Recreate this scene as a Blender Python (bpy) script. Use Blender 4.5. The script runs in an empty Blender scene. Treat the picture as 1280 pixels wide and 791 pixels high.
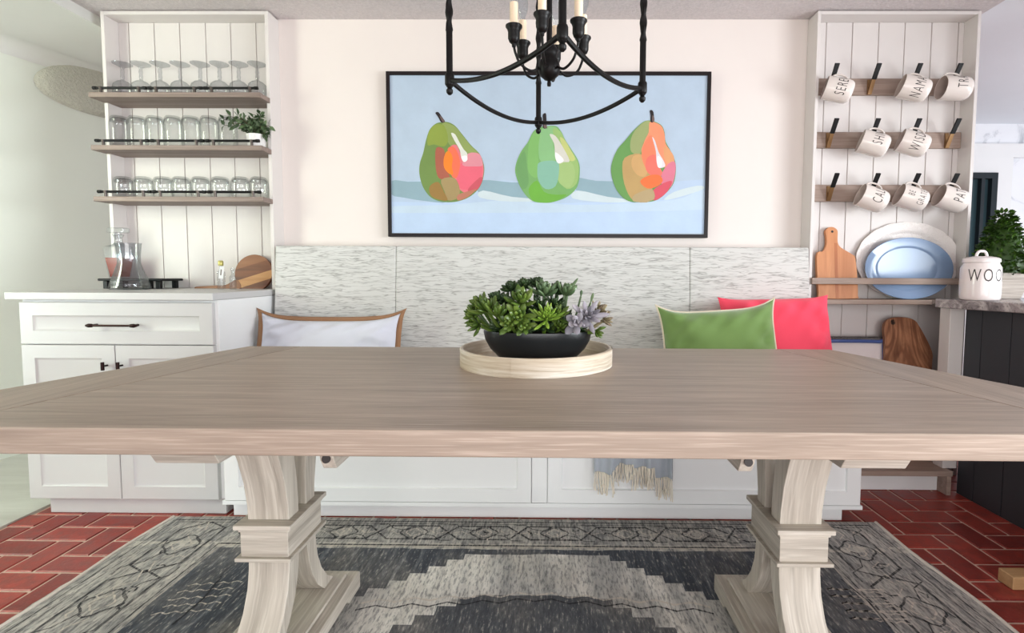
import bpy, bmesh, math, random
from math import sin, cos, pi, radians as R
from mathutils import Vector, Matrix, Euler
random.seed(7)
scene = bpy.context.scene
COL = scene.collection

# ------------------------------------------------------------------ camera
F, PX, PY, H = 640.0, 685.0, 379.0, 1.05
ROT = Matrix.Rotation(R(.5), 3, 'Z') @ Matrix.Rotation(R(90 - 3.5), 3, 'X') @ Matrix.Rotation(R(.25), 3, 'Z')
cd = bpy.data.cameras.new('camera')
cam = bpy.data.objects.new('camera', cd); COL.objects.link(cam)
cam.matrix_world = Matrix.Translation((0, 0, H)) @ ROT.to_4x4()
cd.sensor_fit = 'HORIZONTAL'; cd.sensor_width = 36; cd.lens = 36 * F / 1280
cd.shift_x = -(PX - 640) / 1280; cd.shift_y = (PY - 395.5) / 1280
cd.clip_start = .02
scene.camera = cam

def ray(px, py): return ROT @ Vector(((px - PX) / F, -(py - PY) / F, -1))
def at(px, py, Y):
    d = ray(px, py); return Vector((0, 0, H)) + d * (Y / d.y)
def atz(px, py, Z):
    d = ray(px, py); return Vector((0, 0, H)) + d * ((Z - H) / d.z)
def atx(px, py, X):
    d = ray(px, py); return Vector((0, 0, H)) + d * (X / d.x)
def zat(py, Y, px=690): return at(px, py, Y).z
def xat(px, Y, py=340): return at(px, py, Y).x

# ------------------------------------------------------------------ materials
def lin(c):
    c = c / 255
    return c / 12.92 if c <= .04045 else ((c + .055) / 1.055) ** 2.4
def C(r, g, b): return (lin(r), lin(g), lin(b), 1)
class NT:
    def __init__(s, name):
        s.m = bpy.data.materials.new(name); s.m.use_nodes = True
        s.t = s.m.node_tree; s.t.nodes.clear()
        s.out = s.n('ShaderNodeOutputMaterial')
    def n(s, ty, **kw):
        nd = s.t.nodes.new(ty)
        for k, v in kw.items():
            if k in nd.inputs: s.i(nd, k, v)
            else: setattr(nd, k, v)
        return nd
    def i(s, nd, k, v):
        if isinstance(v, bpy.types.NodeSocket): s.t.links.new(v, nd.inputs[k])
        else: nd.inputs[k].default_value = v
    def math(s, op, a, b=None, c=None):
        nd = s.t.nodes.new('ShaderNodeMath'); nd.operation = op
        for k, v in enumerate((a, b, c)):
            if v is not None: s.i(nd, k, v)
        return nd.outputs[0]
    def coord(s, scale=(1, 1, 1), kind='Object', rot=(0, 0, 0), loc=(0, 0, 0)):
        tc = s.n('ShaderNodeTexCoord'); mp = s.n('ShaderNodeMapping')
        s.t.links.new(tc.outputs[kind], mp.inputs['Vector'])
        mp.inputs['Scale'].default_value = scale; mp.inputs['Rotation'].default_value = rot
        mp.inputs['Location'].default_value = loc
        return mp.outputs[0]
    def noise(s, vec, scale=5, detail=4, rough=.55, dist=0):
        nd = s.n('ShaderNodeTexNoise'); s.i(nd, 'Vector', vec)
        nd.inputs['Scale'].default_value = scale; nd.inputs['Detail'].default_value = detail
        nd.inputs['Roughness'].default_value = rough; nd.inputs['Distortion'].default_value = dist
        return nd.outputs['Fac']
    def ramp(s, fac, stops, interp='LINEAR'):
        nd = s.n('ShaderNodeValToRGB'); s.i(nd, 'Fac', fac)
        cr = nd.color_ramp; cr.interpolation = interp
        while len(cr.elements) < len(stops): cr.elements.new(.5)
        for e, (p, c) in zip(cr.elements, stops): e.position = p; e.color = c
        return nd.outputs['Color']
    def mix(s, fac, a, b, bt='MIX'):
        nd = s.n('ShaderNodeMix'); nd.data_type = 'RGBA'; nd.blend_type = bt
        s.i(nd, 0, fac); s.i(nd, 6, a); s.i(nd, 7, b)
        return nd.outputs[2]
    def bump(s, h, strength=.3, dist=.002):
        nd = s.n('ShaderNodeBump'); s.i(nd, 'Height', h)
        nd.inputs['Strength'].default_value = strength; nd.inputs['Distance'].default_value = dist
        return nd.outputs[0]
    def bsdf(s, col, rough=.5, normal=None, **kw):
        b = s.n('ShaderNodeBsdfPrincipled')
        s.i(b, 'Base Color', col); s.i(b, 'Roughness', rough)
        if normal is not None: s.i(b, 'Normal', normal)
        for k, v in kw.items(): s.i(b, k, v)
        s.t.links.new(b.outputs[0], s.out.inputs[0])
        return s.m
G1 = lambda v: (v, v, v, 1)

def paint(name, col, rough=.5, var=.03, bump=.0, bscale=200, **kw):
    t = NT(name); v = t.coord()
    n = t.noise(v, 3, 3)
    dark = tuple(c * (1 - var * 2) for c in col[:3]) + (1,)
    c = t.mix(n, dark, col)
    nm = t.bump(t.noise(v, bscale, 3), bump, .002) if bump else None
    return t.bsdf(c, rough, nm, **kw)
def wood(name, c1, c2, axis=0, rough=.5, across=45, along=1.6, streak=None, sk=.3, fine=260, bump=.15, calm=None):
    t = NT(name)
    sc = [across] * 3; sc[axis] = along
    if calm is not None: sc[calm] = 2.5
    n = t.noise(t.coord(tuple(sc)), 1, 5, .6, .6)
    c = t.ramp(n, [(.3, c1), (.7, c2)])
    sf = [fine] * 3; sf[axis] = 7
    if calm is not None: sf[calm] = 8
    f = t.noise(t.coord(tuple(sf)), 1, 3, .5)
    if streak:
        k = t.ramp(f, [(.5, G1(0)), (.68, G1(1))])
        c = t.mix(t.math('MULTIPLY', k, sk), c, streak)
    lo = t.noise(t.coord((2.2, 2.2, 2.2)), 1, 3)
    c = t.mix(t.ramp(lo, [(.3, G1(.25)), (.7, G1(0))]), c, c1)
    return t.bsdf(c, rough, t.bump(f, bump, .001))
M = {}
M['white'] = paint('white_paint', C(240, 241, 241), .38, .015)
M['white_shaded'] = paint('cabinet_paint_shaded', C(203, 202, 202), .4, .015)  # white paint greyed: shade on the cabinet fronts put into the colour
M['white_warm'] = paint('unit_paint', C(222, 217, 214), .45, .015)
M['wallp'] = paint('wall_paint', C(233, 225, 220), .7, .02, .06, 260)
M['wallgreen'] = paint('left_room_paint', C(230, 234, 224), .7, .02, .05, 260)
M['kitchenwall'] = paint('kitchen_wall_paint', C(238, 241, 246), .6, .02)
def stipple(name, col):
    t = NT(name); v = t.coord()
    a = t.noise(v, 75, 4, .65); b = t.noise(v, 26, 3, .6)
    h = t.math('ADD', t.ramp(a, [(.42, G1(0)), (.62, G1(1))]), t.math('MULTIPLY', b, .6))
    c = t.mix(t.ramp(a, [(.35, G1(.0)), (.7, G1(1))]), tuple(x * .86 for x in col[:3]) + (1,), col)
    return t.bsdf(c, .85, t.bump(h, .55, .006))
M['ceil'] = stipple('stipple_ceiling', C(226, 219, 219))
M['soffit'] = stipple('soffit_stipple', C(204, 202, 190))
M['ceil2'] = paint('smooth_ceiling', C(222, 222, 218), .8, .03, .1, 180)
M['ceilk'] = paint('kitchen_ceiling', C(238, 241, 246), .8, .02, .1, 60)
# table woods: grain along x, y and z
TW = dict(rough=.42, across=38, streak=C(220, 206, 192), sk=.34)
M['top_x'] = wood('limed_oak_lengthwise', C(152, 138, 125), C(181, 166, 152), 0, **TW)
M['top_y'] = wood('limed_oak_crosswise', C(150, 136, 123), C(179, 164, 150), 1, **TW)
PW = dict(rough=.55, across=30, streak=C(232, 226, 216), sk=.45, fine=180, bump=.3)
M['ped_x'] = wood('weathered_oak_lengthwise', C(166, 157, 146), C(214, 206, 194), 0, **PW)
M['ped_y'] = wood('weathered_oak_deep', C(166, 157, 146), C(212, 204, 192), 1, **PW)
M['ped_z'] = wood('weathered_oak_upright', C(168, 159, 148), C(216, 208, 196), 2, calm=1, **PW)
M['ped_zs'] = wood('weathered_oak_upright_side', C(168, 159, 148), C(216, 208, 196), 2, calm=0, **PW)
M['shelf'] = wood('grey_brown_shelf_wood', C(128, 113, 106), C(164, 148, 139), 0, .55, 40, 2, C(180, 166, 158), .3)
M['pegwood'] = wood('peg_board_wood', C(148, 130, 119), C(182, 163, 151), 0, .55, 34, 2, C(196, 180, 168), .3)
M['acacia'] = wood('acacia_wood', C(92, 52, 34), C(146, 92, 60), 0, .4, 26, 2)
M['acacia_pale'] = wood('pale_sapwood', C(176, 128, 82), C(206, 162, 112), 0, .4, 26, 2)
M['acacia_mid'] = wood('mid_acacia', C(128, 84, 56), C(158, 108, 74), 0, .4, 26, 2)
M['teak'] = wood('teak_board', C(192, 128, 84), C(222, 162, 116), 2, .42, 18, 1.2)
M['teak2'] = wood('teak_board_dark_stave', C(176, 108, 68), C(206, 140, 96), 2, .42, 18, 1.2)
def olive():
    t = NT('olive_wood'); v = t.coord((1, 1, .42))
    n = t.noise(v, 9, 3, .5, 1.6)
    sw = t.noise(t.coord((5, 5, 2.2)), 1, 3, .5, 1.4)
    rg = t.math('ADD', t.math('MULTIPLY', t.math('SINE', t.math('MULTIPLY', sw, 46)), .5), .5)
    c = t.ramp(rg, [(.0, C(134, 90, 64)), (.5, C(158, 112, 82)), (1, C(176, 128, 96))])
    c = t.mix(t.ramp(n, [(.42, G1(0)), (.72, G1(.75))]), c, C(112, 72, 50))
    g = t.noise(t.coord((90, 90, 5)), 1, 3)
    c = t.mix(t.ramp(g, [(.5, G1(0)), (.75, G1(.4))]), c, C(96, 60, 42))
    return t.bsdf(c, .45)
M['olive'] = olive()
def washed():
    t = NT('whitewashed_wood')
    a = t.noise(t.coord((6, 6, 130)), 1, 5, .65, .4); b = t.noise(t.coord((3, 3, 30)), 1, 3)
    c = t.ramp(a, [(.3, C(176, 160, 138)), (.48, C(214, 204, 188)), (.7, C(238, 233, 224))])
    c = t.mix(t.ramp(b, [(.4, G1(.5)), (.6, G1(0))]), c, C(190, 172, 146))
    return t.bsdf(c, .55, t.bump(a, .25, .001))
M['tray'] = washed()
M['black'] = paint('black_metal', C(16, 14, 14), .45, .1, .15, 120, Metallic=.3)
M['blackw'] = paint('black_painted_wood', C(16, 16, 18), .5, .1)
M['bronze'] = paint('dark_bronze', C(58, 40, 38), .3, .1, Metallic=.8)
M['steel'] = paint('brushed_pewter', C(120, 112, 108), .35, .1, Metallic=.8)
M['brass'] = paint('aged_brass', C(156, 122, 84), .45, .1, Metallic=.5)
M['cream'] = paint('candle_sleeve', C(240, 222, 196), .5, .03)
M['ceramic'] = paint('cream_ceramic', C(232, 224, 218), .16, .02)
M['ceramic_in'] = paint('mug_interior', C(206, 192, 184), .3, .03)
M['ink'] = paint('dark_lettering', C(62, 56, 54), .5, .1)
M['jar'] = paint('white_ceramic', C(240, 232, 230), .15, .02)
M['blue'] = paint('blue_glaze', C(146, 168, 198), .12, .02)
M['bluerim'] = paint('blue_rim_glaze', C(98, 118, 176), .2, .1)
def emboss():
    t = NT('embossed_white_ceramic'); v = t.coord()
    n = t.noise(v, 70, 3, .6, 1.2)
    return t.bsdf(C(244, 238, 234), .35, t.bump(t.ramp(n, [(.4, G1(0)), (.6, G1(1))]), .5, .003))
M['emboss'] = emboss()
def glass(name, tint=(.97, .98, .98), edge=(.62, .64, .64), k=1.0):
    t = NT(name)
    lw = t.n('ShaderNodeLayerWeight'); lw.inputs['Blend'].default_value = .35
    f = t.math('POWER', lw.outputs['Facing'], 1.6)
    tr = t.n('ShaderNodeBsdfTransparent', Color=tint + (1,))
    gl = t.n('ShaderNodeBsdfGlossy', Color=(1, 1, 1, 1), Roughness=.03)
    tr2 = t.n('ShaderNodeBsdfTransparent', Color=edge + (1,))
    m1 = t.n('ShaderNodeMixShader'); t.i(m1, 0, t.math('MULTIPLY', f, .85)); t.t.links.new(tr.outputs[0], m1.inputs[1]); t.t.links.new(tr2.outputs[0], m1.inputs[2])
    fr = t.math('ADD', t.math('MULTIPLY', t.math('POWER', lw.outputs['Facing'], 2.5), .45 * k), .07)
    m2 = t.n('ShaderNodeMixShader'); t.i(m2, 0, fr); t.t.links.new(m1.outputs[0], m2.inputs[1]); t.t.links.new(gl.outputs[0], m2.inputs[2])
    t.t.links.new(m2.outputs[0], t.out.inputs[0])
    return t.m
M['glass'] = glass('clear_glass')
M['crystal'] = glass('cut_crystal', (.9, .91, .92), (.5, .52, .53), .8)
M['bulb'] = glass('bulb_glass', (.9, .93, .95), (.7, .74, .76), 1.2)
def spirit():
    t = NT('amber_spirit')
    b = t.n('ShaderNodeBsdfPrincipled'); t.i(b, 'Base Color', C(168, 62, 18)); t.i(b, 'Roughness', .15)
    tr = t.n('ShaderNodeBsdfTransparent', Color=C(226, 110, 50))
    m = t.n('ShaderNodeMixShader'); m.inputs[0].default_value = .75
    t.t.links.new(tr.outputs[0], m.inputs[1]); t.t.links.new(b.outputs[0], m.inputs[2]); t.t.links.new(m.outputs[0], t.out.inputs[0])
    return t.m
M['spirit'] = spirit()
M['label'] = paint('paper_label', C(228, 228, 230), .6, .05)
M['goldcap'] = paint('gold_foil_cap', C(196, 188, 120), .35, .1, Metallic=.5)
def fabric(name, col, var=.08, weave=900, rough=.9, sheen=.15):
    t = NT(name); v = t.coord()
    n = t.noise(v, 6, 3); w = t.noise(v, weave, 2)
    c = t.mix(n, tuple(x * (1 - var) for x in col[:3]) + (1,), tuple(min(1, x * (1 + var)) for x in col[:3]) + (1,))
    b = t.bump(w, .3, .001)
    return t.bsdf(c, rough, b, **{'Sheen Weight': sheen})
M['f_white'] = fabric('pale_grey_linen', C(214, 217, 226), .05)
M['f_tan'] = fabric('tan_flange', C(158, 122, 92), .12)
M['f_green'] = fabric('green_velvet', C(122, 152, 88), .14, 500, .8, .4)
M['f_cream'] = fabric('cream_cord', C(226, 216, 196), .05)
M['f_pink'] = fabric('coral_pink_cotton', C(246, 88, 112), .05)
M['f_throw'] = fabric('grey_blue_woven_throw', C(176, 182, 190), .25, 300)
M['f_fringe'] = fabric('cream_wool_fringe', C(226, 218, 204), .08)
def bench_fabric():
    t = NT('wavy_textured_upholstery')
    wv = t.noise(t.coord((9, 9, 20)), 1, 2)
    tc = t.coord((1, 1, 1)); sep = t.n('ShaderNodeSeparateXYZ'); t.i(sep, 0, tc)
    z2 = t.math('ADD', sep.outputs[2], t.math('MULTIPLY', wv, .03))
    cmb = t.n('ShaderNodeCombineXYZ'); t.i(cmb, 0, t.math('MULTIPLY', sep.outputs[0], 7.5)); t.i(cmb, 1, t.math('MULTIPLY', sep.outputs[1], 7.5)); t.i(cmb, 2, t.math('MULTIPLY', z2, 112))
    n = t.noise(cmb.outputs[0], 1, 3, .5, .3)
    f = t.ramp(t.math('ABSOLUTE', t.math('SUBTRACT', n, .5)), [(.0, G1(1)), (.05, G1(0))])
    f = t.math('MULTIPLY', f, t.ramp(t.noise(t.coord((16, 16, 60)), 1, 2), [(.35, G1(.35)), (.6, G1(1))]))
    big = t.noise(t.coord((3, 3, 3)), 1, 2)
    base = t.mix(big, C(204, 204, 200), C(218, 218, 215))
    c = t.mix(t.math('MULTIPLY', f, .85), base, C(142, 141, 138))
    return t.bsdf(c, .85, t.bump(n, .35, .004))
M['f_bench'] = bench_fabric()
def brick(name):
    t = NT(name); geo = t.n('ShaderNodeNewGeometry'); rnd = geo.outputs['Random Per Island']
    v = t.coord()
    c = t.ramp(rnd, [(0, C(138, 58, 52)), (.35, C(160, 70, 60)), (.7, C(176, 80, 68)), (1, C(146, 60, 56))])
    n = t.noise(v, 22, 5, .65)
    c = t.mix(t.ramp(n, [(.35, G1(.45)), (.6, G1(0))]), c, C(84, 36, 34))
    sp = t.noise(v, 160, 2)
    c = t.mix(t.ramp(sp, [(.62, G1(0)), (.74, G1(.5))]), c, C(190, 120, 104))
    r = t.ramp(n, [(.3, G1(.28)), (.7, G1(.5))])
    return t.bsdf(c, r, t.bump(t.noise(v, 60, 4), .35, .003))
M['brick'] = brick('red_brick_pavers')
M['mortar'] = paint('mortar', C(222, 196, 180), .9, .12, .4, 200)
M['planks'] = wood('pale_floor_planks', C(178, 176, 168), C(204, 203, 196), 0, .4, 7, .8, C(214, 214, 208), .3)
M['slate'] = paint('charcoal_cabinet_paint', C(66, 68, 73), .5, .05)
M['groove'] = paint('charcoal_groove', C(30, 31, 34), .6, .05)
def granite():
    t = NT('grey_granite'); v = t.coord()
    a = t.noise(v, 14, 6, .7, 1.2); b = t.noise(v, 90, 3)
    c = t.ramp(a, [(.32, C(104, 98, 100)), (.5, C(160, 152, 152)), (.66, C(206, 200, 198))])
    c = t.mix(t.ramp(b, [(.55, G1(0)), (.7, G1(.6))]), c, C(92, 86, 88))
    return t.bsdf(c, .2)
M['granite'] = granite()
def marble():
    t = NT('pale_marble'); v = t.coord()
    a = t.noise(v, 2.2, 6, .65, 1.8)
    c = t.ramp(a, [(.3, C(190, 194, 200)), (.44, C(240, 242, 246)), (1, C(246, 248, 250))])
    return t.bsdf(c, .3)
M['marble'] = marble()
M['winframe'] = paint('dark_window_frame', C(38, 48, 54), .4, .05)
M['bowl'] = paint('charcoal_stone_bowl', C(38, 41, 44), .3, .25, .2, 60)
M['soil'] = paint('dark_soil', C(42, 34, 28), .95, .3, .8, 120)
M['pot_white'] = paint('fluted_white_pot', C(232, 230, 228), .35, .03)
M['pot_wash'] = wood('whitewashed_pot', C(178, 166, 156), C(226, 218, 208), 0, .7, 50, 3, C(238, 232, 226), .5)
def leaf(name, c1, c2, rough=.4, tip=None):
    t = NT(name); geo = t.n('ShaderNodeNewGeometry')
    c = t.mix(geo.outputs['Random Per Island'], c1, c2)
    n = t.noise(t.coord(), 40, 2)
    c = t.mix(t.math('MULTIPLY', n, .35), c, tuple(x * .5 for x in c1[:3]) + (1,))
    return t.bsdf(c, rough)
M['suc_green'] = leaf('succulent_green', C(70, 96, 40), C(128, 150, 70), .35)
M['suc_bright'] = leaf('succulent_lime', C(116, 150, 58), C(164, 190, 88), .35)
M['suc_dark'] = leaf('succulent_dark_green', C(38, 58, 32), C(74, 98, 58), .35)
M['suc_sage'] = leaf('succulent_sage', C(84, 108, 76), C(128, 148, 108), .4)
M['suc_purple'] = leaf('succulent_lavender', C(132, 130, 138), C(186, 180, 188), .45)
M['suc_mauve'] = leaf('succulent_mauve', C(126, 110, 96), C(176, 168, 130), .45)
M['euc'] = leaf('eucalyptus_green', C(54, 74, 48), C(104, 126, 88), .5)
M['box'] = leaf('boxwood_green', C(34, 62, 24), C(92, 128, 44), .4)
M['stem'] = paint('brown_stem', C(86, 74, 50), .8, .1)

# ------------------------------------------------------------------ mesh builder
class MB:
    def __init__(s): s.v = []; s.f = []; s.mi = []; s.sm = []
    def add(s, vs, fs, mi=0, smooth=False, mat=None):
        o = len(s.v)
        for p in vs:
            p = Vector(p)
            s.v.append(mat @ p if mat else p)
        for f in fs: s.f.append([o + k for k in f]); s.mi.append(mi); s.sm.append(smooth)
        return s
    def box(s, x0, x1, y0, y1, z0, z1, mi=0, mat=None):
        vs = [(x, y, z) for z in (z0, z1) for y in (y0, y1) for x in (x0, x1)]
        return s.add(vs, [(0, 2, 3, 1), (4, 5, 7, 6), (0, 1, 5, 4), (2, 6, 7, 3), (0, 4, 6, 2), (1, 3, 7, 5)], mi, False, mat)
    def prism(s, poly, axis, a, b, mi=0, smooth=False, mat=None):
        # poly: 2d points; axis 0: (y,z) extruded in x; 1: (x,z) extruded in y; 2: (x,y) extruded in z
        def P(u, v, w): return ((w, u, v), (u, w, v), (u, v, w))[axis]
        n = len(poly)
        vs = [P(u, v, a) for u, v in poly] + [P(u, v, b) for u, v in poly]
        s.add(vs, [list(range(n))[::-1], list(range(n, 2 * n))], mi, False, mat)
        o = len(s.v) - 2 * n
        for k in range(n):
            s.f.append([o + k, o + (k + 1) % n, o + n + (k + 1) % n, o + n + k]); s.mi.append(mi); s.sm.append(smooth)
        return s
    def lathe(s, prof, c=(0, 0, 0), n=32, mi=0, sx=1, sy=1, mat=None, smooth=True, flute=0, nf=0):
        vs = []
        for r, z in prof:
            for k in range(n):
                a = 2 * pi * k / n
                rr = r * (1 + flute * cos(nf * a)) if flute else r
                vs.append((c[0] + rr * cos(a) * sx, c[1] + rr * sin(a) * sy, c[2] + z))
        fs = []
        for j in range(len(prof) - 1):
            for k in range(n):
                fs.append((j * n + k, j * n + (k + 1) % n, (j + 1) * n + (k + 1) % n, (j + 1) * n + k))
        s.add(vs, fs, mi, smooth, mat)
        return s
    def disc(s, r, c, n=32, mi=0, sx=1, sy=1, up=True, mat=None):
        vs = [(c[0] + r * cos(2 * pi * k / n) * sx, c[1] + r * sin(2 * pi * k / n) * sy, c[2]) for k in range(n)]
        return s.add(vs, [list(range(n)) if up else list(range(n))[::-1]], mi, False, mat)
    def tube(s, pts, r, n=8, closed=False, mi=0, mat=None, flat=1.0):
        pts = [Vector(p) for p in pts]; m = len(pts)
        rs = r if isinstance(r, (list, tuple)) else [r] * m
        T = []
        for k in range(m):
            a = pts[(k - 1) % m] if (closed or k) else pts[0]
            b = pts[(k + 1) % m] if (closed or k < m - 1) else pts[-1]
            T.append((b - a).normalized())
        u = T[0].orthogonal().normalized()
        vs = []
        for k in range(m):
            u = (u - T[k] * u.dot(T[k]))
            u = u.normalized() if u.length > 1e-6 else T[k].orthogonal().normalized()
            w = T[k].cross(u)
            for q in range(n):
                a = 2 * pi * q / n
                vs.append(pts[k] + (u * cos(a) + w * sin(a) * flat) * rs[k])
        fs = []
        for k in range(m if closed else m - 1):
            k2 = (k + 1) % m
            for q in range(n): fs.append((k * n + q, k * n + (q + 1) % n, k2 * n + (q + 1) % n, k2 * n + q))
        if not closed: fs += [list(range(n))[::-1], list(range((m - 1) * n, m * n))]
        return s.add(vs, fs, mi, True, mat)
    def grid(s, fn, nu, nv, mi=0, smooth=True, mat=None):
        vs = [fn(i / nu, j / nv) for j in range(nv + 1) for i in range(nu + 1)]
        w = nu + 1
        return s.add(vs, [(j * w + i, j * w + i + 1, (j + 1) * w + i + 1, (j + 1) * w + i) for j in range(nv) for i in range(nu)], mi, smooth, mat)
    def ribbon(s, pts, w, z, mi=0, closed=False):
        pts = [Vector((p[0], p[1], 0)) for p in pts]; m = len(pts); vs = []
        for k in range(m):
            a = pts[(k - 1) % m] if (closed or k) else pts[0]
            b = pts[(k + 1) % m] if (closed or k < m - 1) else pts[-1]
            t = (b - a).normalized(); nn = Vector((-t.y, t.x, 0)) * w / 2
            vs += [(pts[k].x + nn.x, pts[k].y + nn.y, z), (pts[k].x - nn.x, pts[k].y - nn.y, z)]
        fs = []
        for k in range(m if closed else m - 1):
            q = (k + 1) % m; fs.append((2 * k + 1, 2 * q + 1, 2 * q, 2 * k))
        return s.add(vs, fs, mi)
    def shaker(s, x0, x1, z0, z1, yf, fw=.06, dp=.009, th=.02, sl=.008, mi=0):
        # framed door facing -y, front face at yf
        def rect(i, y): return [(x0 + i, y, z0 + i), (x1 - i, y, z0 + i), (x1 - i, y, z1 - i), (x0 + i, y, z1 - i)]
        e = .002
        vs = rect(0, yf + th) + rect(0, yf + e) + rect(e, yf) + rect(fw, yf) + rect(fw + sl * .35, yf + dp * .6) + rect(fw + sl, yf + dp)
        fs = [(3, 2, 1, 0)]
        for L in range(5):
            for k in range(4):
                a, b = L * 4 + k, L * 4 + (k + 1) % 4
                fs.append((a, b, b + 4, a + 4))
        fs.append((20, 21, 22, 23))
        return s.add(vs, fs, mi)
    def build(s, name, mats, parent=None, bevel=0, seg=2, angle=40, world=True, weld=False, side=None):
        me = bpy.data.meshes.new(name)
        off = wloc(parent) if (parent is not None and world) else Vector((0, 0, 0))
        me.from_pydata([v - off for v in s.v], [], s.f)
        ms = mats if isinstance(mats, (list, tuple)) else [mats]
        for m in ms: me.materials.append(M[m])
        me.polygons.foreach_set('material_index', s.mi)
        me.polygons.foreach_set('use_smooth', s.sm if not bevel else [True] * len(s.sm))
        bm = bmesh.new(); bm.from_mesh(me)
        if weld: bmesh.ops.remove_doubles(bm, verts=bm.verts, dist=1e-5)
        bmesh.ops.recalc_face_normals(bm, faces=bm.faces)
        bm.to_mesh(me); bm.free()
        if side is not None:
            for p_ in me.polygons:
                if abs(p_.normal.x) > .75: p_.material_index = side
        me.set_sharp_from_angle(angle=R(angle))
        o = bpy.data.objects.new(name, me); COL.objects.link(o)
        if parent is not None: o.parent = parent
        if bevel:
            b = o.modifiers.new('bevel', 'BEVEL'); b.width = bevel; b.segments = seg; b.limit_method = 'ANGLE'; b.angle_limit = R(35)
            b.harden_normals = True
        return o
def wloc(o):
    v = Vector((0, 0, 0))
    while o is not None: v += o.location; o = o.parent
    return v
def tag(o, label=None, cat=None, group=None, kind=None):
    for k, v in (('label', label), ('category', cat), ('group', group), ('kind', kind)):
        if v: o[k] = v
    return o
def thing(name, label, cat, loc=(0, 0, 0), group=None):
    o = bpy.data.objects.new(name, None); COL.objects.link(o); o.location = loc; o.empty_display_size = .05
    return tag(o, label, cat, group)
def struct(o): o['kind'] = 'structure'; return o
def copy_tree(o, parent=None):
    c = o.copy(); COL.objects.link(c)
    if parent is not None: c.parent = parent
    for ch in list(o.children): copy_tree(ch, c)
    return c
def bez(p0, p1, p2, n=16):
    p0, p1, p2 = Vector(p0), Vector(p1), Vector(p2)
    return [p0 * (1 - t) ** 2 + p1 * 2 * t * (1 - t) + p2 * t * t for t in [k / n for k in range(n + 1)]]
def spline(P, n=6, closed=True):
    P = [Vector(tuple(p) + (0,) * (3 - len(p))) for p in P]; m = len(P); out = []
    for k in range(m if closed else m - 1):
        g = lambda j: P[j % m] if closed else P[max(0, min(m - 1, j))]
        a, b, c, d = g(k - 1), g(k), g(k + 1), g(k + 2)
        for q in range(n):
            t = q / n
            out.append(.5 * ((2 * b) + (c - a) * t + (2 * a - 5 * b + 4 * c - d) * t * t + (3 * b - a - 3 * c + d) * t ** 3))
    if not closed: out.append(P[-1])
    return out

# ================================================================== THE SETTING
YW, YU, CZ = 2.73, 2.63, 2.352
# brick floor: 90 degree herringbone, every brick an island of one mesh over a mortar bed
b = MB(); b.box(-2.24, 5.2, -2.2, 5.2, -.05, -.004, 1)
w = .1045; g = .0045
x0g, y0g = 1.43, 2.02
for i in range(-36, 38):
    for j in range(-42, 32):
        t = (i - j) % 4
        if t == 0: bx = (i, i + 2, j, j + 1)
        elif t == 3: bx = (i, i + 1, j, j + 2)
        else: continue
        X0, X1, Y0, Y1 = x0g + bx[0] * w + g, x0g + bx[1] * w - g, y0g + bx[2] * w + g, y0g + bx[3] * w - g
        X0 = max(X0, -2.24); X1 = min(X1, 5.2); Y0 = max(Y0, -2.2); Y1 = min(Y1, 5.2)
        if X1 - X0 < .01 or Y1 - Y0 < .01: continue
        e = .004
        vs = [(X0, Y0, -.004), (X1, Y0, -.004), (X1, Y1, -.004), (X0, Y1, -.004), (X0 + e, Y0 + e, 0), (X1 - e, Y0 + e, 0), (X1 - e, Y1 - e, 0), (X0 + e, Y1 - e, 0)]
        b.add(vs, [(4, 5, 6, 7), (0, 1, 5, 4), (1, 2, 6, 5), (2, 3, 7, 6), (3, 0, 4, 7)], 0)
struct(b.build('floor', ['brick', 'mortar']))
b = MB(); b.box(-5.6, -2.24, -2.2, 3.7, -.05, .006)
struct(b.build('floor_left', 'planks'))
b = MB(); b.box(-2.30, 2.115, YW, YW + .1, 0, CZ)
struct(b.build('wall_back', 'wallp'))
b = MB(); b.box(-2.34, 2.15, -2.2, YW + .1, CZ, CZ + .06)
struct(b.build('ceiling', 'ceil'))
# left room
ZQ = 2.30
b = MB(); b.box(-5.6, -2.34, -2.2, 3.6, ZQ, 2.43)
struct(b.build('ceiling_left', 'ceil2'))
A0, A1 = atz(0, 65, ZQ - .07), atz(60, 84, ZQ - .07)
wd_ = (A1 - A0).normalized()
W0, W1 = A0 - wd_ * 2.6, A0 + wd_ * ((-2.02 - A0.x) / wd_.x)
nrm = Vector((wd_.y, -wd_.x, 0))
b = MB(); b.prism([(W0.x, W0.y), (W1.x, W1.y), (W1.x - nrm.x * .1, W1.y - nrm.y * .1), (W0.x - nrm.x * .1, W0.y - nrm.y * .1)], 2, 0, ZQ)
struct(b.build('wall_left', 'wallgreen'))
# cove added to shape a dark band of shade where wall meets ceiling
b = MB(); D0 = atz(0, 40, ZQ); wdep = (D0 - A0).dot(nrm)
def cove(u, v):
    p = W0 + (W1 - W0) * u; a = v * pi / 2
    q = p + nrm * (wdep * (1 - cos(a)) + .002)
    return (q.x, q.y, ZQ - .07 * (1 - sin(a)) - .001)
b.grid(cove, 2, 12)
struct(b.build('shade_cove', 'ceil2'))
b = MB()
def onwall(px, py):
    d = ray(px, py); t_ = (W0 - Vector((0, 0, H))).dot(nrm) / d.dot(nrm)
    return Vector((0, 0, H)) + d * t_
c0 = onwall(150, 117); ax = onwall(258, 137) - c0; ay = onwall(143, 150) - c0
def oval(u, v):
    r = u; a = 2 * pi * v
    p = onwall(150 + 108 * r * cos(a) - 7 * r * sin(a), 117 + 20 * r * cos(a) + 33 * r * sin(a)) + nrm * (.06 * math.sqrt(max(0, 1 - r ** 3)) + .002)
    return (p.x, p.y, p.z)
b.grid(oval, 14, 64)
struct(b.build('trim_2', 'soffit', weld=True))
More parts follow.
